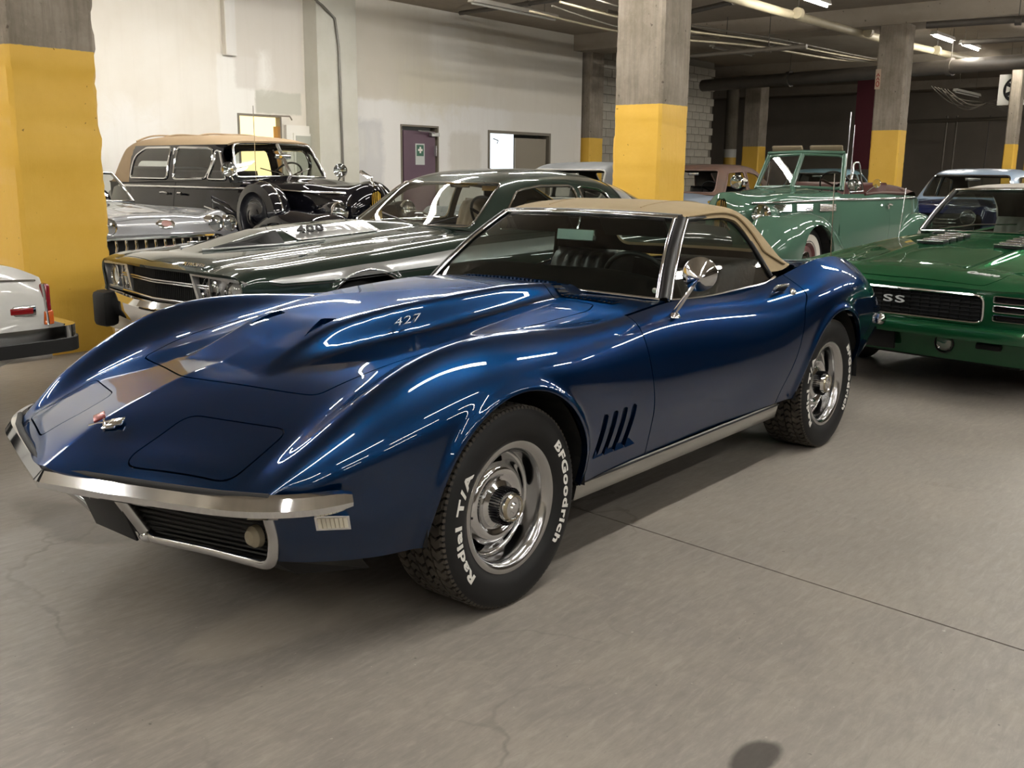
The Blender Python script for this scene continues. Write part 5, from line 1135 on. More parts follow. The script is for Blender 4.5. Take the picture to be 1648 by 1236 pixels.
tub('cabin_tub', CM, -.8, -2.3, .78, .3, .88, M_trim); M_pale = pm('pale_seat', '#7C7A70', .6)
for y in (.36, -.36): seat(CM, -1.45, y, .36, .54, .58, .3, M_pale)
steering(CM, -1.15, .36, .92, .19); MB().box((-.98, 0, .87), (.3, 1.4, .1)).build('dashboard', M_trim, CM, bevel=.04); MB().box((-1.14, 0, 1.19), (.03, .22, .06)).build('interior_mirror', pm('mirror_grey', '#8fa09a', .25, .6), CM, bevel=.01)
for a, b in (((-.70, -.55, .945), (-.80, -.02, 1.0)), ((-.68, .05, .955), (-.78, .55, .99))): tube('wiper', [a, ((a[0]+b[0])/2+.01, (a[1]+b[1])/2, (a[2]+b[2])/2+.015), b], .006, M_steel, CM, 6)
wells(CM, (0, -2.745), .55, .90, .40, .33)
for x in (0, -2.745):
    for s_ in (1, -1): wheel(CM, x, .75*s_, .33, .20, .21, .33, 'plain', blocks=False)
MB().box((-1.4, 0, .24), (4.3, 1.5, .06)).build('floor_pan', M_bdk, CM); tube('aerial', [(-.55, -.80, .86), (-.60, -.80, 1.25)], .003, M_steel, CM, 6)
# ---------------- two big pre-war cars with separate wings
def prewar(E, mat, hoodz, cowlz, beltz, wb, rearx, hw=.84, wheelr=.37, louv=True, arch_front=.44, ww=True, cut_cabin=None):
    """narrow hood, cabin body, pontoon wings; local x forward from the front axle"""
    B0 = [(.60, 0, hoodz-.06), (.55, 0, hoodz-.01), (.40, 0, hoodz+.01), (0, 0, hoodz+.03), (-.5, 0, (hoodz+cowlz)/2+.02), (-.95, 0, cowlz)]
    B1 = [(.60, .06, hoodz-.08), (.54, .13, hoodz-.05), (.38, .20, hoodz-.03), (0, .27, hoodz-.01), (-.5, .35, (hoodz+cowlz)/2-.025), (-.95, .44, cowlz-.045)]
    B2 = [(.60, .09, hoodz-.20), (.53, .20, hoodz-.17), (.36, .30, hoodz-.13), (0, .40, beltz+.01), (-.5, .53, beltz+.02), (-1.0, .68, beltz+.03), (-1.4, hw-.07, beltz+.03), (-2.2, hw-.01, beltz+.02), (-wb+.4, hw-.02, beltz), (-wb-.2, hw-.10, beltz-.04), (rearx, hw-.32, beltz-.22)]
    B3 = [(.60, .10, .72), (.53, .22, .72), (.36, .33, .72), (0, .44, .73), (-.5, .58, .74), (-1.0, .74, .75), (-1.4, hw, .75), (-2.2, hw+.05, .75), (-wb+.4, hw+.04, .74), (-wb-.2, hw-.05, .72), (rearx, hw-.30, .68)]
    B4 = [(.58, .10, .42), (.5, .22, .40), (.36, .33, .38), (0, .44, .36), (-.5, .58, .34), (-1.0, .74, .33), (-1.4, hw-.03, .32), (-2.2, hw, .32), (-wb+.4, hw, .33), (-wb-.2, hw-.10, .36), (rearx, hw-.34, .42)]
    hood = rpoly([(.62, 0), (.60, .2), (.3, .45), (-.2, .55), (-.80, .75), (-.84, .5), (-.84, -.5), (-.80, -.75), (-.2, -.55), (.3, -.45), (.60, -.2)], .02)
    ho, dr = shell(E, [B0, B1, B2], [B3, B4], mat, -.98, -1.06, ((9, .1), (-wb, .40)), .36, hood=hood, doors=[rpoly([(-.9, 1.5), (-.9, .36), (-2.12, .36), (-2.12, 1.5)], .02)]+([rpoly([(-2.13, 1.5), (-2.13, .36), (-wb+.45, .36), (-wb+.36, .7), (-wb+.28, 1.5)], .02)] if cut_cabin == 4 else []), tail=True, m=141)
    # wings
    for sg in (1, -1):
        f0 = [(.86, .46, .60), (.74, .42, .72), (.4, .38, .78), (0, .42, .77), (-.4, .50, .70), (-.8, .60, .52), (-1.05, .66, .36)]
        f1 = [(.92, .60, .60), (.78, .56, .80), (.45, .55, .87), (.05, .58, .89), (-.35, .64, .83), (-.75, .70, .64), (-1.05, .74, .38)]
        f2 = [(.92, .74, .58), (.78, .80, .74), (.45, .85, .85), (.05, .88, .88), (-.35, .88, .81), (-.75, .85, .60), (-1.05, .82, .36)]
        f3 = [(.86, .86, .50), (.74, .93, .60), (.4, .96, .68), (.05, .97, .70), (-.35, .95, .64), (-.75, .90, .48), (-1.05, .85, .34)]
        f4 = [(.80, .88, .36), (.7, .94, .34), (.4, .96, .36), (.05, .97, .36), (-.35, .95, .33), (-.75, .90, .31), (-1.05, .85, .31)]
        s = grid(loft([f0, f1, f2, f3, f4], 70, 50), lambda V: np.c_[V[:, 0]*0, V[:, 1]-.45, V[:, 2]-.4]); s = clip(s, np.hypot(s.V[:, 0], s.V[:, 2]-.34)-arch_front+9*(s.V[:, 1] < .62))
        if sg < 0: s = mir(s)
        w1 = mesh('front_wing', s, mat, E, lip=.03)
        x0, x1 = -wb+.75, rearx-.05
        r0 = [(x0, hw-.05, .62), (x0-.3, hw-.04, .80), (-wb, hw-.06, .84), (-wb-.4, hw-.12, .78), (x1, hw-.25, .52)]
        r1 = [(x0, hw+.02, .55), (x0-.3, hw+.09, .76), (-wb, hw+.11, .81), (-wb-.4, hw+.05, .74), (x1, hw-.12, .48)]
        r2 = [(x0, hw+.04, .46), (x0-.3, hw+.13, .60), (-wb, hw+.15, .64), (-wb-.4, hw+.10, .58), (x1, hw-.10, .44)]
        r3 = [(x0, hw+.03, .33), (x0-.3, hw+.12, .34), (-wb, hw+.14, .34), (-wb-.4, hw+.08, .36), (x1, hw-.12, .40)]
        s = grid(loft([r0, r1, r2, r3], 50, 36), (0, 1, .3)); s = clip(s, np.hypot(s.V[:, 0]+wb, s.V[:, 2]-.34)-.40)
        mesh('rear_wing', s if sg > 0 else mir(s), mat, E, lip=.03)
        MB().box((-1.6, .80*sg, .30), (1.3, .18, .04)).build('running_board', M_trim, E, bevel=.012)
        # chrome belt strip and vents lie on the body surface
        bs = grid(loft([B0, B1, B2, B3, B4], 200, 160, x1=-1.06), outw); bs = clip(bs, bs.V[:, 0]+1.0); b2 = grid(loft([B2, B3, B4], 260, 120, x0=-.98), (0, 1, 0)); bs = join(clip(bs, 1.5-bs.V[:, 2]+0*bs.V[:, 0]), b2); bs = clip(bs, np.where(bs.V[:, 2] < beltz+.03, 1., -1.)); z0 = beltz-.035
        c = onto(bs, [(x, z0-(.03 if x > -.9 else 0)*(x+.9)) for x in np.linspace(.45, -wb-.1, 90)], .010)*[1, sg, 1]; tube('belt_strip', smooth_loop(c[1:-1], 0), .016, M_chrome, E, 8)
        hl = empty('headlight'); hl.parent = E; hl.location = (.46, .50*sg, .90); lathed('lamp_shell', [(.105, .10), (.112, .06), (.10, -.06), (.07, -.2), (.03, -.32), (0, -.36)], 28, mat, hl, ax='x')
        lathed('lamp_rim', [(.098, .105), (.108, .118), (.116, .10), (.112, .08)], 28, M_chrome, hl, ax='x'); lathed('lens', [(0, .135), (.06, .125), (.10, .105)], 28, M_lens, hl, ax='x'); lathed('reflector', [(0, .02), (.06, .05), (.098, .10)], 28, M_chrome, hl, ax='x')
        if louv:
            for a, b in ((.10, .34), (-.25, .34), (-.62, .34)):
                for k in range(5):
                    p = onto(bs, [(x, beltz-.095-.017*k) for x in np.linspace(a, a-b*.75, 6)], .012)*[1, sg, 1]; tube('hood_vent_bar', p, .009, M_chrome, ho, 6)
    # grille, bumper
    for k in range(11):
        y = -.10+.02*k; tube('grille_bar', [(.615-abs(y)*.5, y, hoodz-.07-abs(y)*.4), (.63-abs(y)*.5, y, .45)], .006, M_chrome, E, 6)
    tube('front_bumper', curve([(.85, -.92, .42), (1.0, -.6, .42), (1.04, 0, .42), (1.0, .6, .42), (.85, .92, .42)], 40), .05, M_chrome, E, 10, prof=[(.5*cos(t), 1.*sin(t)) for t in np.linspace(0, 2*pi, 10, endpoint=False)])
    for x in (0, -wb):
        for s_ in (1, -1): wheel(E, x, .74*s_, wheelr, .22, .19, wheelr, 'disc', blocks=False, ww=.075 if ww else 0)
    MB().box((-wb/2-.2, 0, .33), (wb+1.2, .9, .08)).build('chassis', M_bdk, E)
    wells(E, (0,), .40, .90, .44, .34); return ho, dr
def vscreen(E, bx, bz, by, tx, tz, ty, rake=.14, frame_=M_chrome, r=.014, gm=None):
    """split flat windscreen"""
    for sg in (1, -1):
        P_ = np.array([(bx, 0.012*sg, bz), (bx-rake, by*sg, bz-.02), (tx-rake*.6, ty*sg, tz-.02), (tx, .012*sg, tz)]); k = rpoly3(P_, [.01, .06, .08, .01]); raw('windscreen_pane', k, [tuple(range(len(k)))], gm or M_glo, E); tube('windscreen_frame', k, r, frame_, E, 8, closed=True)
    tube('centre_post', [(bx+.005, 0, bz), (tx+.005, 0, tz)], r*1.2, frame_, E, 8)
def rpoly3(p, r, n=5):
    p = np.asarray(p, float); out = []
    for i in range(len(p)):
        a, b, c = p[i-1], p[i], p[(i+1) % len(p)]; u = a-b; v = c-b; lu, lv = np.linalg.norm(u), np.linalg.norm(v); k = min(r[i], lu*.45, lv*.45); s_, e_ = b+u/lu*k, b+v/lv*k
        for t in np.linspace(0, 1, n): out.append((1-t)**2*s_+2*t*(1-t)*b+t*t*e_)
    return np.array(out)
# -- pale green convertible, top folded
GC = place('prewar_convertible', (-8.95, -2.83, -3.4), 'old sage green convertible with its top folded down and whitewall tyres')
M_sage = paint('sage_green_paint', (.07, .14, .10), .05, .3, False)
gh, gd = prewar(GC, M_sage, 1.12, 1.20, 1.08, 3.15, -4.05)
vscreen(GC, -1.10, 1.19, .60, -1.34, 1.60, .52, .16, M_sage, .022); 
for sg in (1, -1):
    tube('windscreen_frame', [(-1.26, .60*sg, 1.15), (-1.44, .52*sg, 1.60)], .03, M_sage, GC, 10)
    k = rpoly3([(-1.36, .66*sg, 1.13), (-1.56, .60*sg, 1.50), (-1.66, .62*sg, 1.50), (-1.70, .68*sg, 1.14)], [.01, .03, .03, .01]); raw('vent_pane', k, [tuple(range(len(k)))], M_glo, GC); tube('vent_frame', k, .012, M_chrome, GC, 8, closed=True)
    MB().box((-1.44, .27*sg, 1.665), (.04, .44, .10), .04*sg, 0, radians(30)).build('sun_visor', pm('tan_visor', '#7B6E58', .8), GC, bevel=.02)
tube('header_bar', [(-1.42, -.53, 1.615), (-1.345, 0, 1.63), (-1.42, .53, 1.615)], .022, M_sage, GC, 10)
mesh('folded_top', grid(loft([[(-2.75, 0, 1.10), (-3.0, 0, 1.19), (-3.4, 0, 1.18), (-3.7, 0, 1.02)], [(-2.75, .5, 1.10), (-3.0, .5, 1.18), (-3.4, .48, 1.16), (-3.7, .44, 1.0)], [(-2.75, .78, 1.07), (-3.0, .78, 1.12), (-3.4, .70, 1.08), (-3.7, .58, .96)]], 24, 31, full=True), (0, 0, 1)), pm('brown_leather', '#4A2E26', .6), GC)
tube('cockpit_rim', curve([(-1.5, .80, 1.11), (-2.2, .83, 1.12), (-2.8, .80, 1.12), (-3.1, .5, 1.17), (-3.15, 0, 1.18), (-3.1, -.5, 1.17), (-2.8, -.80, 1.12), (-2.2, -.83, 1.12), (-1.5, -.80, 1.11)], 60), .018, pm('brown_leather', '#4A2E26', .6), GC, 8)
tub('cabin_tub', GC, -1.25, -3.1, .70, .4, 1.07, pm('brown_leather', '#4A2E26', .6)); seat(GC, -2.1, 0, .62, 1.3, .55, .3, pm('maroon_leather', '#4b2521', .5), ribs=9)
steering(GC, -1.55, .38, 1.20, .21, 30); round_lamp(GC, (-1.36, .70, 1.22), .07, 0, name='spot_lamp'); round_lamp(GC, (-.95, -.72, 1.24), .08, 0, name='spot_lamp'); tube('aerial', [(-1.2, .66, 1.1), (-1.32, .62, 2.1)], .006, M_steel, GC, 6); tube('aerial', [(-1.35, .66, 1.1), (-1.45, .62, 1.95)], .005, M_steel, GC, 6)
tube('door_handle', [(-2.0, .90, .98), (-2.12, .90, .97)], .014, M_chrome, gd, 8); MB().box((-2.04, .89, .95), (.03, .03, .07)).build('lock_plate', M_chrome, gd, bevel=.008)
for sg in (1, -1): tube('wing_mirror', [(-1.5, .82*sg, 1.14), (-1.52, .92*sg, 1.22)], .008, M_chrome, GC, 6); lathed('mirror_disc', [(0, .01), (.05, .008), (.055, 0), (0, -.02)], 24, M_chrome, GC, (-1.52, .93*sg, 1.24), 'x')
# -- black convertible sedan, tan top up
BS = place('prewar_limousine', (-5.52, -6.21, 88.0), 'long black vintage car with a tan fabric top, parked along the white wall')
M_blk = paint('black_paint', (.004, .004, .006), .0, .3, False); M_tanc = pm('brown_tan_canvas', '#A08A6E', .85, noise=(5, '#917c61', .3), bump=(250, .25))
bh, bd = prewar(BS, M_blk, 1.19, 1.28, 1.16, 3.55, -4.55, .86, .38, louv=False, ww=False, cut_cabin=4)
vscreen(BS, -.95, 1.27, .66, -1.22, 1.66, .56, .16)
L0 = [(-1.19, 0, 1.68), (-1.5, 0, 1.735), (-2.1, 0, 1.765), (-2.8, 0, 1.765), (-3.4, 0, 1.735), (-3.8, 0, 1.66), (-4.0, 0, 1.50), (-4.22, 0, 1.17)]
L1 = [(-1.24, .36, 1.675), (-1.5, .38, 1.72), (-2.1, .41, 1.75), (-2.8, .42, 1.75), (-3.4, .41, 1.72), (-3.8, .39, 1.64), (-4.0, .39, 1.48), (-4.20, .40, 1.17)]
L2 = [(-1.32, .56, 1.655), (-1.55, .58, 1.68), (-2.1, .61, 1.70), (-2.8, .62, 1.70), (-3.4, .61, 1.67), (-3.75, .59, 1.59), (-3.93, .59, 1.44), (-4.12, .60, 1.17)]
L3 = [(-1.36, .605, 1.63), (-1.58, .625, 1.645), (-2.1, .655, 1.655), (-2.8, .665, 1.655), (-3.4, .655, 1.61), (-3.70, .64, 1.52), (-3.88, .64, 1.40), (-4.06, .645, 1.17)]
L4 = [(-1.16, .72, 1.19), (-1.45, .745, 1.19), (-2.1, .79, 1.19), (-2.8, .80, 1.18), (-3.4, .77, 1.17), (-3.70, .74, 1.17), (-3.88, .72, 1.17), (-4.04, .70, 1.16)]
w1 = rpoly([(-1.62, 1.23), (-1.50, 1.42), (-1.56, 1.585), (-2.28, 1.60), (-2.28, 1.22)], [.03, .1, .06, .03, .03]); w2 = rpoly([(-2.42, 1.22), (-2.42, 1.60), (-3.05, 1.60), (-3.30, 1.50), (-3.36, 1.22)], [.03, .03, .06, .1, .03]); w0 = rpoly([(-1.22, 1.22), (-1.42, 1.56), (-1.50, 1.56), (-1.48, 1.42), (-1.58, 1.22)], [.02, .05, .02, .05, .02])
s = grid(loft([L0, L1, L2, L3, L4], 100, 141, f=pchip, full=True), outw)
for sg in (1, -1):
    for nm, w_ in (('front_vent', w0), ('front_window', w1), ('rear_window', w2)):
        g, s = split(s, xz(w_, sg)(s.V), 0.); mesh(nm, g, M_glo, BS); trim_round('window_trim', g, .015, M_chrome, BS)
bk = rpoly([(-.28, 1.30), (.28, 1.30), (.26, 1.46), (-.26, 1.46)], .04); g, s = split(s, yzr(bk, -3.7)(s.V), 0.); mesh('back_window', g, M_glo, BS)
lim = np.where(s.V[:, 0] > -3.42, 1.632+.0*s.V[:, 0], 0.); up_, lo_ = clip(s, s.V[:, 2]-lim), clip(s, lim-s.V[:, 2]); mesh('fabric_top', up_, M_tanc, BS, lip=.02); mesh('window_frames', clip(lo_, lo_.V[:, 1]), M_blk, BS, lip=.015); mesh('window_frames', clip(lo_, -lo_.V[:, 1]), M_blk, BS, lip=.015)
mesh('headliner', S(up_.V-up_.N*.02, -up_.N, [f[::-1] for f in up_.F]), pm('headliner_brown', '#5a4c3e', .9), BS)
for x in (-2.2, -2.95, -3.45): 
    pts = [np.array(q) for q in ((x, -.60, 1.69), (x, -.42, 1.755), (x, 0, 1.775), (x, .42, 1.755), (x, .60, 1.69))]; tube('top_bow', curve(pts, 30), .012, M_tanc, BS, 6)
tub('cabin_tub', BS, -1.1, -4.0, .72, .4, 1.17, M_trim); seat(BS, -2.2, 0, .70, 1.3, .55, .3, M_leather, ribs=9); seat(BS, -3.4, 0, .70, 1.3, .6, .3, M_leather, 'rear_seat', 9); steering(BS, -1.55, .38, 1.24, .22, 30, M_trim)
for sg in (1, -1):
    sp = empty('spot_lamp'); sp.parent = BS; sp.location = (-1.02, .82*sg, 1.34); sp.rotation_euler = (0, 0, radians(-25 if sg < 0 else -60)); lathed('lamp_shell', [(.085, .03), (.09, 0), (.07, -.06), (.03, -.10), (0, -.11)], 28, M_chrome, sp, ax='x'); lathed('lens', [(0, .045), (.05, .04), (.082, .03)], 28, M_lens, sp, ax='x'); lathed('reflector', [(0, .0), (.05, .01), (.082, .028)], 24, M_chrome, sp, ax='x'); tube('lamp_stem', [(-.03, 0, -.05), (-.05, -.05*sg, -.12)], .012, M_chrome, sp, 8)
    spare = empty('spare_wheel'); spare.parent = BS; spare.location = (-.42, .80*sg, .83); spare.rotation_euler = (0, 0, 0 if sg > 0 else pi)
    lathed('wheel_cover', [(.36, -.12), (.385, -.06), (.385, .05), (.36, .10), (.27, .125), (.24, .11), (.20, .10), (.10, .12), (.07, .14), (0, .145)], 56, M_blk, spare, ax='y'); lathed('cover_band', [(.388, -.012), (.391, 0), (.388, .012)], 56, M_chrome, spare, ax='y')
    for x in (-2.02, -2.24): tube('door_handle', [(x, .90*sg, 1.05), (x+(.06 if x > -2.1 else -.06), .925*sg, 1.06), (x+(.13 if x > -2.1 else -.13), .925*sg, 1.055)], .014, M_chrome, BS, 8)
MB().box((-2.35, -.735, 1.40), (.03, .03, .4), 0, radians(-10)).build('pillar_trim', M_chrome, BS, bevel=.008)
or_ = empty('hood_ornament'); or_.parent = BS; tube('ornament_base', [(.56, 0, 1.17), (.52, 0, 1.22), (.50, 0, 1.27)], [.02, .014, .012], M_chrome, or_, 10); raw('ornament_wing', [(.54, 0, 1.27), (.34, .02, 1.345), (.36, .045, 1.315), (.47, .025, 1.255), (.34, -.02, 1.345), (.36, -.045, 1.315), (.47, -.025, 1.255)], [(0, 1, 2, 3), (0, 6, 5, 4), (0, 3, 6), (1, 4, 5, 2)], M_chrome, or_)
for sg in (1, -1): tube('wiper', [(-.98, .1*sg, 1.29), (-1.06, .36*sg, 1.36)], .007, M_chrome, BS, 6)
tube('aerial', [(-.75, -.64, 1.22), (-.75, -.64, 2.05)], .005, M_steel, BS, 6); MB().box((-1.10, 0, 1.50), (.03, .22, .06)).build('interior_mirror', M_chrome, BS, bevel=.01)
# ---------------- simpler cars: fifties roadster nose, white sedan tail, and the cars far back
def sedan50(name, pose_, label, body, roof, glass_=M_glo, trim=M_chrome, sc=(1., 1., 1.), bare=False, fins=False, wbk=2.85, open_=(), lamps=True, rz=1.44):
    E = place(name, pose_, label); E.scale = sc
    T0 = [(.86, 0, .80), (.78, 0, .87), (.5, 0, .92), (0, 0, .955), (-.5, 0, .975), (-.95, 0, .985)]; T1 = [(.84, .4, .80), (.77, .4, .865), (.5, .41, .91), (0, .42, .94), (-.5, .43, .96), (-.95, .45, .975)]
    T2 = [(.80, .68, .80), (.72, .69, .87), (.5, .70, .905), (0, .71, .92), (-.5, .71, .935), (-.97, .70, .95)]
    T3 = [(.78, .82, .78), (.70, .835, .86), (.5, .85, .89), (0, .86, .90), (-.5, .85, .91), (-.97, .83, .925), (-1.6, .82, .93), (-2.4, .83, .94), (-3.0, .83, .95+.03*fins), (-3.6, .80, .93+.05*fins), (-4.05, .76, .86+.06*fins)]
    U1 = [(.79, .87, .68), (.5, .90, .74), (0, .91, .76), (-1, .905, .77), (-2.4, .905, .78), (-3.2, .90, .78), (-4.05, .82, .72)]; U2 = [(.78, .86, .52), (.5, .905, .52), (0, .92, .52), (-1, .92, .52), (-2.4, .92, .52), (-3.2, .91, .53), (-4.05, .82, .54)]; U3 = [(.72, .80, .34), (.5, .85, .30), (0, .87, .28), (-1, .87, .27), (-2.4, .87, .28), (-3.2, .86, .30), (-4.0, .77, .38)]
    shell(E, [T0, T1, T2, T3], [U1, U2, U3], body, -.9, -1.02, ((0, .40), (-wbk, .38)), .34, hood=rpoly([(.80, 0), (.78, .5), (.6, .58), (-.85, .62), (-.88, .4), (-.88, -.4), (-.85, -.62), (.6, -.58), (.78, -.5)], .03), doors=[rpoly([(-.8, 1.2), (-.8, .3), (-1.85, .3), (-1.85, 1.2)], .03)],
        deck=[[(-3.15, 0, 1.0), (-3.6, 0, .97), (-4.05, 0, .88)], [(-3.15, .5, .99), (-3.6, .5, .96), (-4.05, .5, .87)]], n=70, m=101, nr=80)
    h = rz; C0 = [(-.95, 0, .98), (-1.1, 0, 1.12), (-1.25, 0, h-.14), (-1.38, 0, h-.05), (-1.6, 0, h), (-2.1, 0, h+.02), (-2.6, 0, h-.03), (-2.85, 0, h-.14), (-3.05, 0, h-.30), (-3.22, 0, 1.0)]
    C1 = [(x-.02, .4, z-.008) for x, y, z in C0]; C2 = [(-1.05, .70, .96), (-1.16, .665, 1.10), (-1.30, .62, h-.16), (-1.43, .60, h-.08), (-1.62, .60, h-.045), (-2.1, .61, h-.03), (-2.6, .60, h-.08), (-2.85, .61, h-.19), (-3.05, .64, h-.33), (-3.2, .68, .98)]
    C3 = [(-1.07, .74, .955), (-1.18, .71, 1.09), (-1.32, .67, h-.20), (-1.45, .65, h-.12), (-1.64, .645, h-.085), (-2.1, .655, h-.07), (-2.6, .65, h-.13), (-2.85, .66, h-.23), (-3.05, .69, h-.36), (-3.2, .73, .97)]; C4 = [(-1.08, .80, .94), (-1.2, .80, .94), (-1.35, .80, .94), (-1.5, .80, .94), (-1.66, .80, .94), (-2.1, .80, .945), (-2.6, .80, .95), (-2.85, .80, .955), (-3.05, .80, .955), (-3.2, .79, .955)]
    fw = rpoly([(-1.24, .98), (-1.52, h-.14), (-2.05, h-.115), (-2.05, .98)], [.02, .05, .03, .02]); rw_ = rpoly([(-2.13, .98), (-2.13, h-.115), (-2.55, h-.17), (-2.78, .98)], [.02, .03, .08, .03])
    cuts = [('windscreen', yz(rpoly([(-.69, 1.0), (.69, 1.0), (.60, h-.10), (-.60, h-.10)], .04), -1.6)), ('rear_window', yzr(rpoly([(-.58, 1.03), (.58, 1.03), (.52, h-.12), (-.52, h-.12)], .06), -2.7))]
    for sg in (1, -1): cuts += [('door_window', xz(fw, sg)), ('quarter_window', xz(rw_, sg))]
    greenhouse(E, [C0, C1, C2, C3, C4], roof, glass_, cuts, 70, 101, trim=trim, tr=.012, open_=('windscreen', 'rear_window', 'door_window', 'quarter_window') if bare else ())
    tub('cabin_tub', E, -1.0, -3.1, .78, .35, .95, M_trim); seat(E, -2.0, 0, .5, 1.3, .52, .25, M_leather, ribs=7); steering(E, -1.5, .38, 1.02, .21, 30)
    if lamps:
        for sg in (1, -1): round_lamp(E, (.80, .66*sg, .74), .10, radians(4*sg))
        tube('front_bumper', curve([(.62, -.93, .46), (.86, -.78, .46), (.94, 0, .46), (.86, .78, .46), (.62, .93, .46)], 40), .06, M_chrome, E, 10)
        for k in range(4): tube('grille_bar', [(.80, -.5, .56+.05*k), (.86, 0, .56+.05*k), (.80, .5, .56+.05*k)], .012, M_chrome, E, 8)
    MB().box((.78, 0, .64), (.04, 1.5, .30)).build('grille_back', GRI, E); wells(E, (0, -wbk), .5, .88, .40, .34)
    for x in (0, -wbk):
        for s_ in (1, -1): wheel(E, x, .74*s_, .34, .20, .19, .34, 'plain', blocks=False)
    MB().box((-1.6, 0, .27), (4.4, 1.4, .06)).build('floor_pan', M_bdk, E); MB().box((-1.42, 0, h-.16), (.02, .24, .06)).build('interior_mirror', M_steel, E, bevel=.01)
    return E
M_navy = paint('navy_paint', (.010, .014, .05), .1, .3, False); M_skyb = pm('sky_blue_paint', '#8FA3B8', .3, coat=.6); M_primer = pm('grey_primer', '#5E6062', .45, noise=(4, '#6C6E70', .3)); M_rust = pm('rusty_primer', '#5B4F49', .7, noise=(3, '#7A5A4A', .25)); M_rose = pm('rose_primer', '#8E7A70', .55, noise=(4, '#6b4a42', .2)); M_light = pm('light_blue_paint', '#7FA3AE', .3, coat=.5)
sedan50('fifties_hardtop', (-14.3, -2.15, -2.), 'navy fifties hardtop with a sky blue roof behind the emerald car', M_navy, M_skyb, fins=True, rz=1.45)
sedan50('stripped_sedan', (-7.75, -5.55, 2.), 'bare grey unglazed sedan shell left of the middle yellow pillar', M_primer, M_primer, None, pm('pale_trim', '#B9B7B0', .4, .4), bare=True, lamps=False, rz=1.475)
sedan50('rusty_sedan', (-13.3, -6.9, -4.), 'rusty brown sedan shell with rose window frames, right of the middle pillar', M_light if False else pm('grey_blue_primer', '#7D8896', .5), M_rust, None, M_rose, bare=True, lamps=False, rz=1.50)
sedan50('blue_saloon', (-19.6, -7.0, 0.), 'pale blue saloon seen through the sage convertible windscreen', M_light, M_light, rz=1.47)
# -- grey fifties roadster nose between the near pillar and the black car
RD = place('roadster', (-3.22, -7.05, 90.), 'silver grey roadster with twin round headlights beside the near pillar')
RD.scale = (1, 1.12, 1); M_sil = paint('silver_grey_paint', (.16, .165, .175), .35, .3)
T0 = [(.90, 0, .70), (.893, 0, .75), (.86, 0, .81), (.78, 0, .865), (.6, 0, .905), (.2, 0, .94), (-.3, 0, .965), (-.9, 0, .985)]; T1 = [(.885, .3, .70), (.878, .3, .75), (.845, .3, .81), (.76, .3, .863), (.6, .3, .90), (.2, .31, .93), (-.3, .32, .955), (-.9, .36, .975)]; T2 = [(.85, .50, .70), (.843, .50, .75), (.81, .505, .82), (.72, .51, .875), (.6, .515, .89), (.2, .53, .905), (-.3, .55, .925), (-.95, .58, .945)]
T3 = [(.81, .68, .70), (.803, .68, .76), (.77, .69, .85), (.70, .695, .905), (.6, .705, .925), (.2, .73, .93), (-.3, .74, .93), (-.95, .74, .935), (-1.6, .72, .93), (-2.4, .74, .94), (-3.0, .72, .92), (-3.4, .66, .82)]
U1 = [(.77, .80, .70), (.70, .82, .76), (.5, .84, .82), (.2, .855, .83), (-.3, .86, .82), (-1, .85, .81), (-2.4, .85, .82), (-3.4, .74, .72)]; U2 = [(.76, .83, .58), (.5, .87, .56), (.2, .885, .56), (-1, .88, .56), (-2.4, .885, .56), (-3.4, .76, .56)]; U3 = [(.70, .78, .36), (.5, .82, .30), (.2, .84, .28), (-1, .84, .27), (-2.4, .84, .28), (-3.3, .72, .36)]
def rd_def(G):
    x, y, z = G[..., 0].copy(), np.abs(G[..., 1]), G[..., 2].copy(); G[..., 2] += (.012*np.exp(-((y-.20)/.02)**2)+.012*np.exp(-((y-.36)/.02)**2))*(x < .72)*(z > .8)*sstep(.72, .5, x); return G
rh, rdoor = shell(RD, [T0, T1, T2, T3], [U1, U2, U3], M_sil, -.85, -1.0, ((0, .39), (-2.5, .37)), .34, hood=rpoly([(.78, 0), (.76, .42), (.6, .46), (-.85, .52), (-.85, -.52), (.6, -.46), (.76, -.42)], .03), doors=[rpoly([(-.7, 1.2), (-.7, .3), (-1.7, .3), (-1.7, 1.2)], .03)], deck=[[(-2.0, 0, .95), (-2.6, 0, .94), (-3.4, 0, .82)], [(-2.0, .4, .95), (-2.6, .4, .94), (-3.4, .4, .82)]], deform=rd_def, n=80, m=121, nr=80)
yv = np.linspace(-.80, .80, 90); zv = np.linspace(.42, .72, 40); G = np.array([[(.902-.125*abs(y/.80)**2.2-.05*((.72-z)/.3)**2, y, z) for z in zv] for y in yv]); s = grid(G, (1, 0, 0)); op = rpoly([(-.60, .69), (.60, .69), (.66, .50), (-.66, .50)], .12); h_, s = split(s, sdp(s.V[:, 1:], op), 0.); mesh('nose_panel', s, M_sil, RD, lip=.02); trim_round('grille_surround', h_, .016, M_chrome, RD)
e = empty('grille_insert'); e.parent = RD; MB().box((.74, 0, .60), (.03, 1.4, .26)).build('grille_back', GRI, e)
for k in range(13): tube('grille_tooth', [(.82-.05*abs(-.54+.09*k), -.54+.09*k, .70), (.84-.05*abs(-.54+.09*k), -.54+.09*k, .61), (.81-.05*abs(-.54+.09*k), -.54+.09*k, .52)], .016, M_chrome, e, 8)
for sg in (1, -1):
    round_lamp(RD, (.835, .53*sg, .80), .078, radians(3*sg), depth=.10); round_lamp(RD, (.800, .70*sg, .795), .078, radians(8*sg), depth=.10)
    tube('front_bumper', curve([(.90, .35*sg, .47), (.90, .6*sg, .47), (.82, .83*sg, .47), (.62, .90*sg, .47)], 20), .045, M_chrome, RD, 10)
MB().box((.55, .66, .935), (.22, .03, .012), 0, 0, .2).build('fender_strip', M_chrome, RD, bevel=.004)
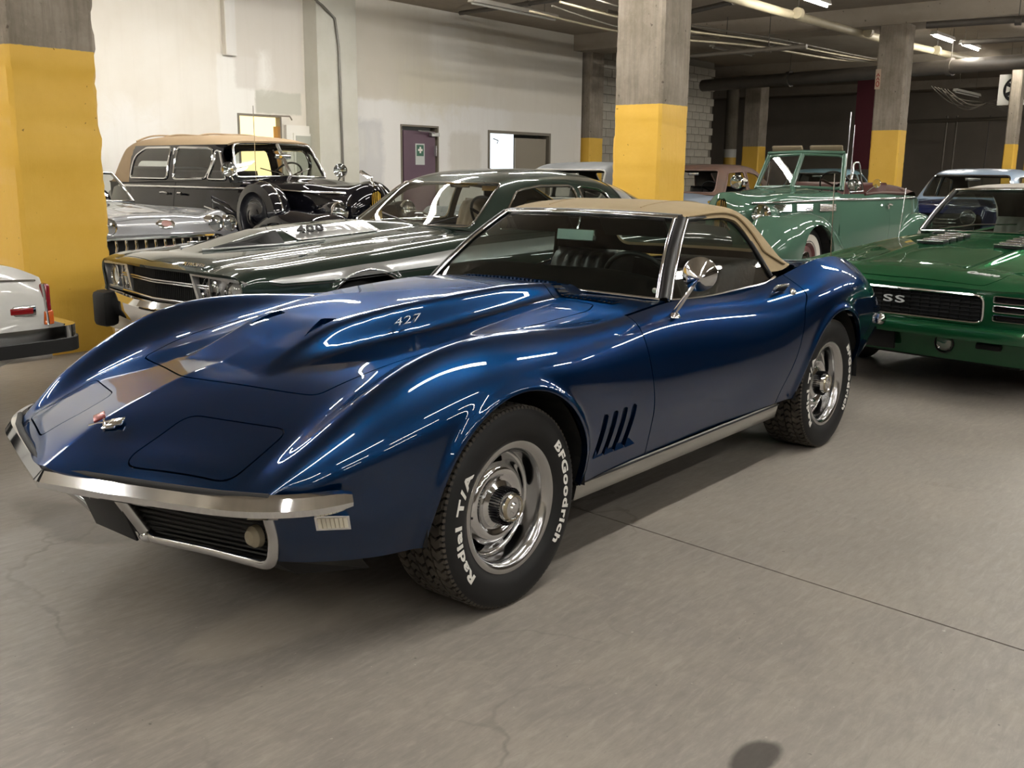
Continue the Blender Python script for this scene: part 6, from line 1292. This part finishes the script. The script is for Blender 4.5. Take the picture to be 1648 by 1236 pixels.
em = lathed('nose_badge', [(0, .012), (.05, .010), (.075, .004), (.08, -.01)], 32, M_chrome, RD, (0, 0, 0), 'x'); em.location = (.868, .0, .815); em.scale = (1, 1.15, .7); em.rotation_euler = (0, radians(-25), 0); lathed('badge_face', [(0, .013), (.045, .012)], 24, pm('badge_red', '#7A4A40', .3), em, ax='x')
W = screen(-.80, .985, .68, -1.12, 1.30, .58, .20); mesh('windscreen', grid(W, (1, 0, 1)), M_glo, RD)
for l in (W[0], W[-1], W[:, -1], W[:, 0]): tube('windscreen_frame', l, .018, M_chrome, RD, 8)
tub('cabin_tub', RD, -.95, -2.0, .70, .35, .93, M_trim); seat(RD, -1.5, .33, .4, .5, .55, .3); seat(RD, -1.5, -.33, .4, .5, .55, .3); steering(RD, -1.2, .33, .95); wells(RD, (0, -2.5), .5, .85, .40, .34)
for x in (0, -2.5):
    for s_ in (1, -1): wheel(RD, x, .71*s_, .335, .20, .18, .335, 'plain', blocks=False)
MB().box((-1.3, 0, .27), (3.8, 1.3, .06)).build('floor_pan', M_bdk, RD)
# -- white sedan, only its tail is in the picture
WS = place('white_sedan', (3.20, -3.37, 0.), 'white sedan tail with red side marker and black bumper, at the left edge')
M_wht = pm('white_car_paint', '#C9C8C3', .25, coat=1.)
T0 = [(.80, 0, .72), (.7, 0, .80), (.3, 0, .86), (-.2, 0, .90), (-.7, 0, .94)]; T1 = [(.78, .5, .72), (.68, .5, .79), (.3, .5, .85), (-.2, .5, .89), (-.72, .5, .93)]
T3 = [(.74, .80, .70), (.66, .81, .77), (.3, .82, .83), (-.2, .82, .87), (-.72, .82, .90), (-1.6, .82, .905), (-2.4, .82, .90), (-3.0, .805, .875), (-3.3, .79, .83), (-3.42, .775, .775)]
U1 = [(.74, .84, .64), (.3, .865, .72), (-.7, .87, .74), (-2.4, .87, .74), (-3.1, .855, .72), (-3.42, .82, .69)]; U2 = [(.74, .84, .50), (.3, .87, .52), (-.7, .88, .52), (-2.4, .88, .52), (-3.1, .865, .54), (-3.43, .825, .56)]; U3 = [(.70, .80, .32), (.3, .83, .26), (-.7, .84, .25), (-2.4, .84, .25), (-3.1, .83, .32), (-3.41, .79, .42)]
shell(WS, [T0, T1, T3], [U1, U2, U3], M_wht, -.62, -.80, ((0, .36), (-2.55, .35)), .31, hood=rpoly([(.74, 0), (.7, .6), (-.65, .62), (-.65, -.62), (.7, -.6)], .03), doors=[rpoly([(-.55, 1.2), (-.55, .26), (-1.5, .26), (-1.5, 1.2)], .03), rpoly([(-1.51, 1.2), (-1.51, .26), (-2.2, .26), (-2.35, 1.2)], .03)], deck=[[(-2.6, 0, .92), (-3.0, 0, .90), (-3.3, 0, .855), (-3.42, 0, .80)], [(-2.6, .5, .915), (-3.0, .5, .895), (-3.3, .5, .85), (-3.42, .5, .795)]], n=70, m=101, nr=100)
h = 1.40; C0 = [(-.75, 0, .94), (-.95, 0, 1.08), (-1.15, 0, 1.24), (-1.3, 0, 1.34), (-1.5, 0, h), (-1.9, 0, h+.01), (-2.25, 0, h-.04), (-2.45, 0, 1.22), (-2.65, 0, 1.05), (-2.8, 0, .92)]
C1 = [(x-.02, .42, z-.008) for x, y, z in C0]; C2 = [(-.80, .70, .92), (-.98, .66, 1.06), (-1.18, .62, 1.21), (-1.33, .60, 1.305), (-1.52, .60, h-.045), (-1.9, .61, h-.04), (-2.25, .60, h-.09), (-2.45, .62, 1.18), (-2.65, .66, 1.03), (-2.8, .70, .91)]; C4 = [(x, .80, .905) for x, y, z in C2]
cuts = [('windscreen', yz(rpoly([(-.69, .96), (.69, .96), (.60, 1.30), (-.60, 1.30)], .04), -1.5)), ('rear_window', yzr(rpoly([(-.6, .98), (.6, .98), (.54, 1.28), (-.54, 1.28)], .05), -2.3))]
for sg in (1, -1): cuts += [('front_window', xz(rpoly([(-1.02, .94), (-1.36, 1.27), (-1.5, 1.30), (-1.5, .94)], .03), sg)), ('rear_door_window', xz(rpoly([(-1.57, .94), (-1.57, 1.30), (-2.2, 1.26), (-2.4, .94)], .03), sg))]
greenhouse(WS, [C0, C1, C2, C4], M_wht, M_glo, cuts, 60, 101); tub('cabin_tub', WS, -.8, -2.6, .76, .3, .9, M_trim); seat(WS, -1.6, .36, .35); seat(WS, -1.6, -.36, .35)
tube('belt_moulding', [(-.6, .872, .80), (-2.4, .872, .80), (-3.1, .852, .785), (-3.38, .81, .765)], .005, M_chrome, WS, 6)
for sg in (1, -1):
    c = curve([(-3.10, .885*sg, .455), (-3.30, .885*sg, .455), (-3.50, .865*sg, .455), (-3.56, .78*sg, .455), (-3.575, .4*sg, .455), (-3.58, 0, .455)], 40, pchip)
    tube('rear_bumper', c, .07, M_chrome, WS, prof=[(-.35, -.15), (.35, -.15), (.45, .3), (.35, .85), (-.35, .95)], up=(0, 0, 1)); tube('bumper_rubber', c+[0, 0, -.035], .07, M_rub, WS, prof=[(-.5, -.5), (.5, -.5), (.52, .5), (-.52, .5)], up=(0, 0, 1))
    mk = MB().box((-3.275, .848*sg, .615), (.15, .02, .055), radians(-6)*sg).build('side_marker', M_chrome, WS, bevel=.008); MB().box((-3.275, .857*sg, .615), (.115, .016, .034), radians(-6)*sg).build('marker_lens', pm('red_lens', '#7A1216', .15, spec=.8), mk, bevel=.005)
    tl = MB().box((-3.425, .745*sg, .635), (.05, .17, .22)).build('tail_lamp', pm('red_lens', '#7A1216', .15, spec=.8), WS, bevel=.015); MB().box((-3.427, .79*sg, .565), (.055, .09, .075)).build('turn_lens', pm('orange_lens', '#B8541A', .15, spec=.8), tl, bevel=.008); tube('lamp_trim', [(-3.41, .825*sg, .745), (-3.42, .832*sg, .53)], .008, M_chrome, WS, 6)
lathed('exhaust', [(.028, 0), (.03, 0), (.03, .25), (.028, .25)], 20, M_chrome, WS, (-3.55, .55, .32), 'x'); wells(WS, (0, -2.55), .5, .845, .36, .31)
for x in (0, -2.55):
    for s_ in (1, -1): wheel(WS, x, .72*s_, .31, .19, .18, .31, 'plain', blocks=False)
MB().box((-1.0, 0, .27), (3.0, 1.4, .06)).build('floor_pan', M_bdk, WS)
# lit rows over the aisle and the parked cars (all of them above the picture)
PL = ['above the white sedan', 'above the nose of the blue car', 'above the blue car cabin', 'behind the blue car']
ROWS = ['by the white wall', 'over the black car', 'over the striped coupe', 'over the camera', 'right of the camera', 'far right of the camera']
for j, y in enumerate((-8.0, -5.6, -2.9, 1.9, 5.2, 9.0)):
    for i, x in enumerate((5.2, 1.6, -2.0, -5.6)):
        if j == 2 and i in (1, 2): continue
        strip_light(x+(.6 if j % 2 else 0), y, 4.0, 2.4, 'x', True, 'lit strip lamp %s, number %s from the left' % (ROWS[j], ['one', 'two', 'three', 'four'][i]), tubes=1 if j > 3 else 2)
for i, x in enumerate((3.0, -1.5, -6.0)): strip_light(x, 13.2, 4.0, 2.4, 'x', True, 'lit strip lamp in the row farthest behind the camera, %s' % ['left', 'middle', 'right'][i], tubes=1)
strip_light(-9.9, -6.2, 4.0, 2.4, 'x', True, 'added unseen strip lamp over the stripped grey sedan'); strip_light(-8.6, -7.6, 4.05, 2.2, 'x', True, 'added unseen strip lamp near the pilaster on the white wall')  # both added out of view to brighten the white wall
for j, y in enumerate((.8, 4.2)):  # unseen rows added to lift the ceiling, car sides and rear bay
    for i, x in enumerate((-9.4, -13.0, -16.6, -20.2, -24.5, -28.5)): strip_light(x, y, 4.0, 2.4, 'x', True, 'added unseen strip lamp off to the right, %s row, %s from the front' % (['inner', 'outer'][j], ['first', 'second', 'third', 'fourth', 'fifth', 'last'][i]))
for (x, y), nm in zip(((-13.5, -4.15), (-19.2, -3.85), (-20.9, -3.8), (-24.3, -3.7)), ('short lit lamp at the top edge left of the red-marked pillar', 'brightest short lit lamp just right of the red-marked pillar', 'small lit lamp second right of the red-marked pillar', 'small lit lamp at the far right, above the fan box')):
    strip_light(x, y, 4.02, 1.2, 'x', True, nm, 'short lit lamps', tubes=1, mt=M_tube2)
strip_light(-11.9, -8.85, 4.08, 2.35, 'x', False, 'unlit strip lamp high by the white wall', tubes=1)
strip_light(-18.65, -8.15, 4.0, 1.9, 'x', False, 'unlit strip lamp behind the middle pillar', tubes=1)
strip_light(-28.1, -5.77, 3.58, 2.3, 'x', False, 'unlit strip lamp hanging over the dark rear bay', tubes=1)
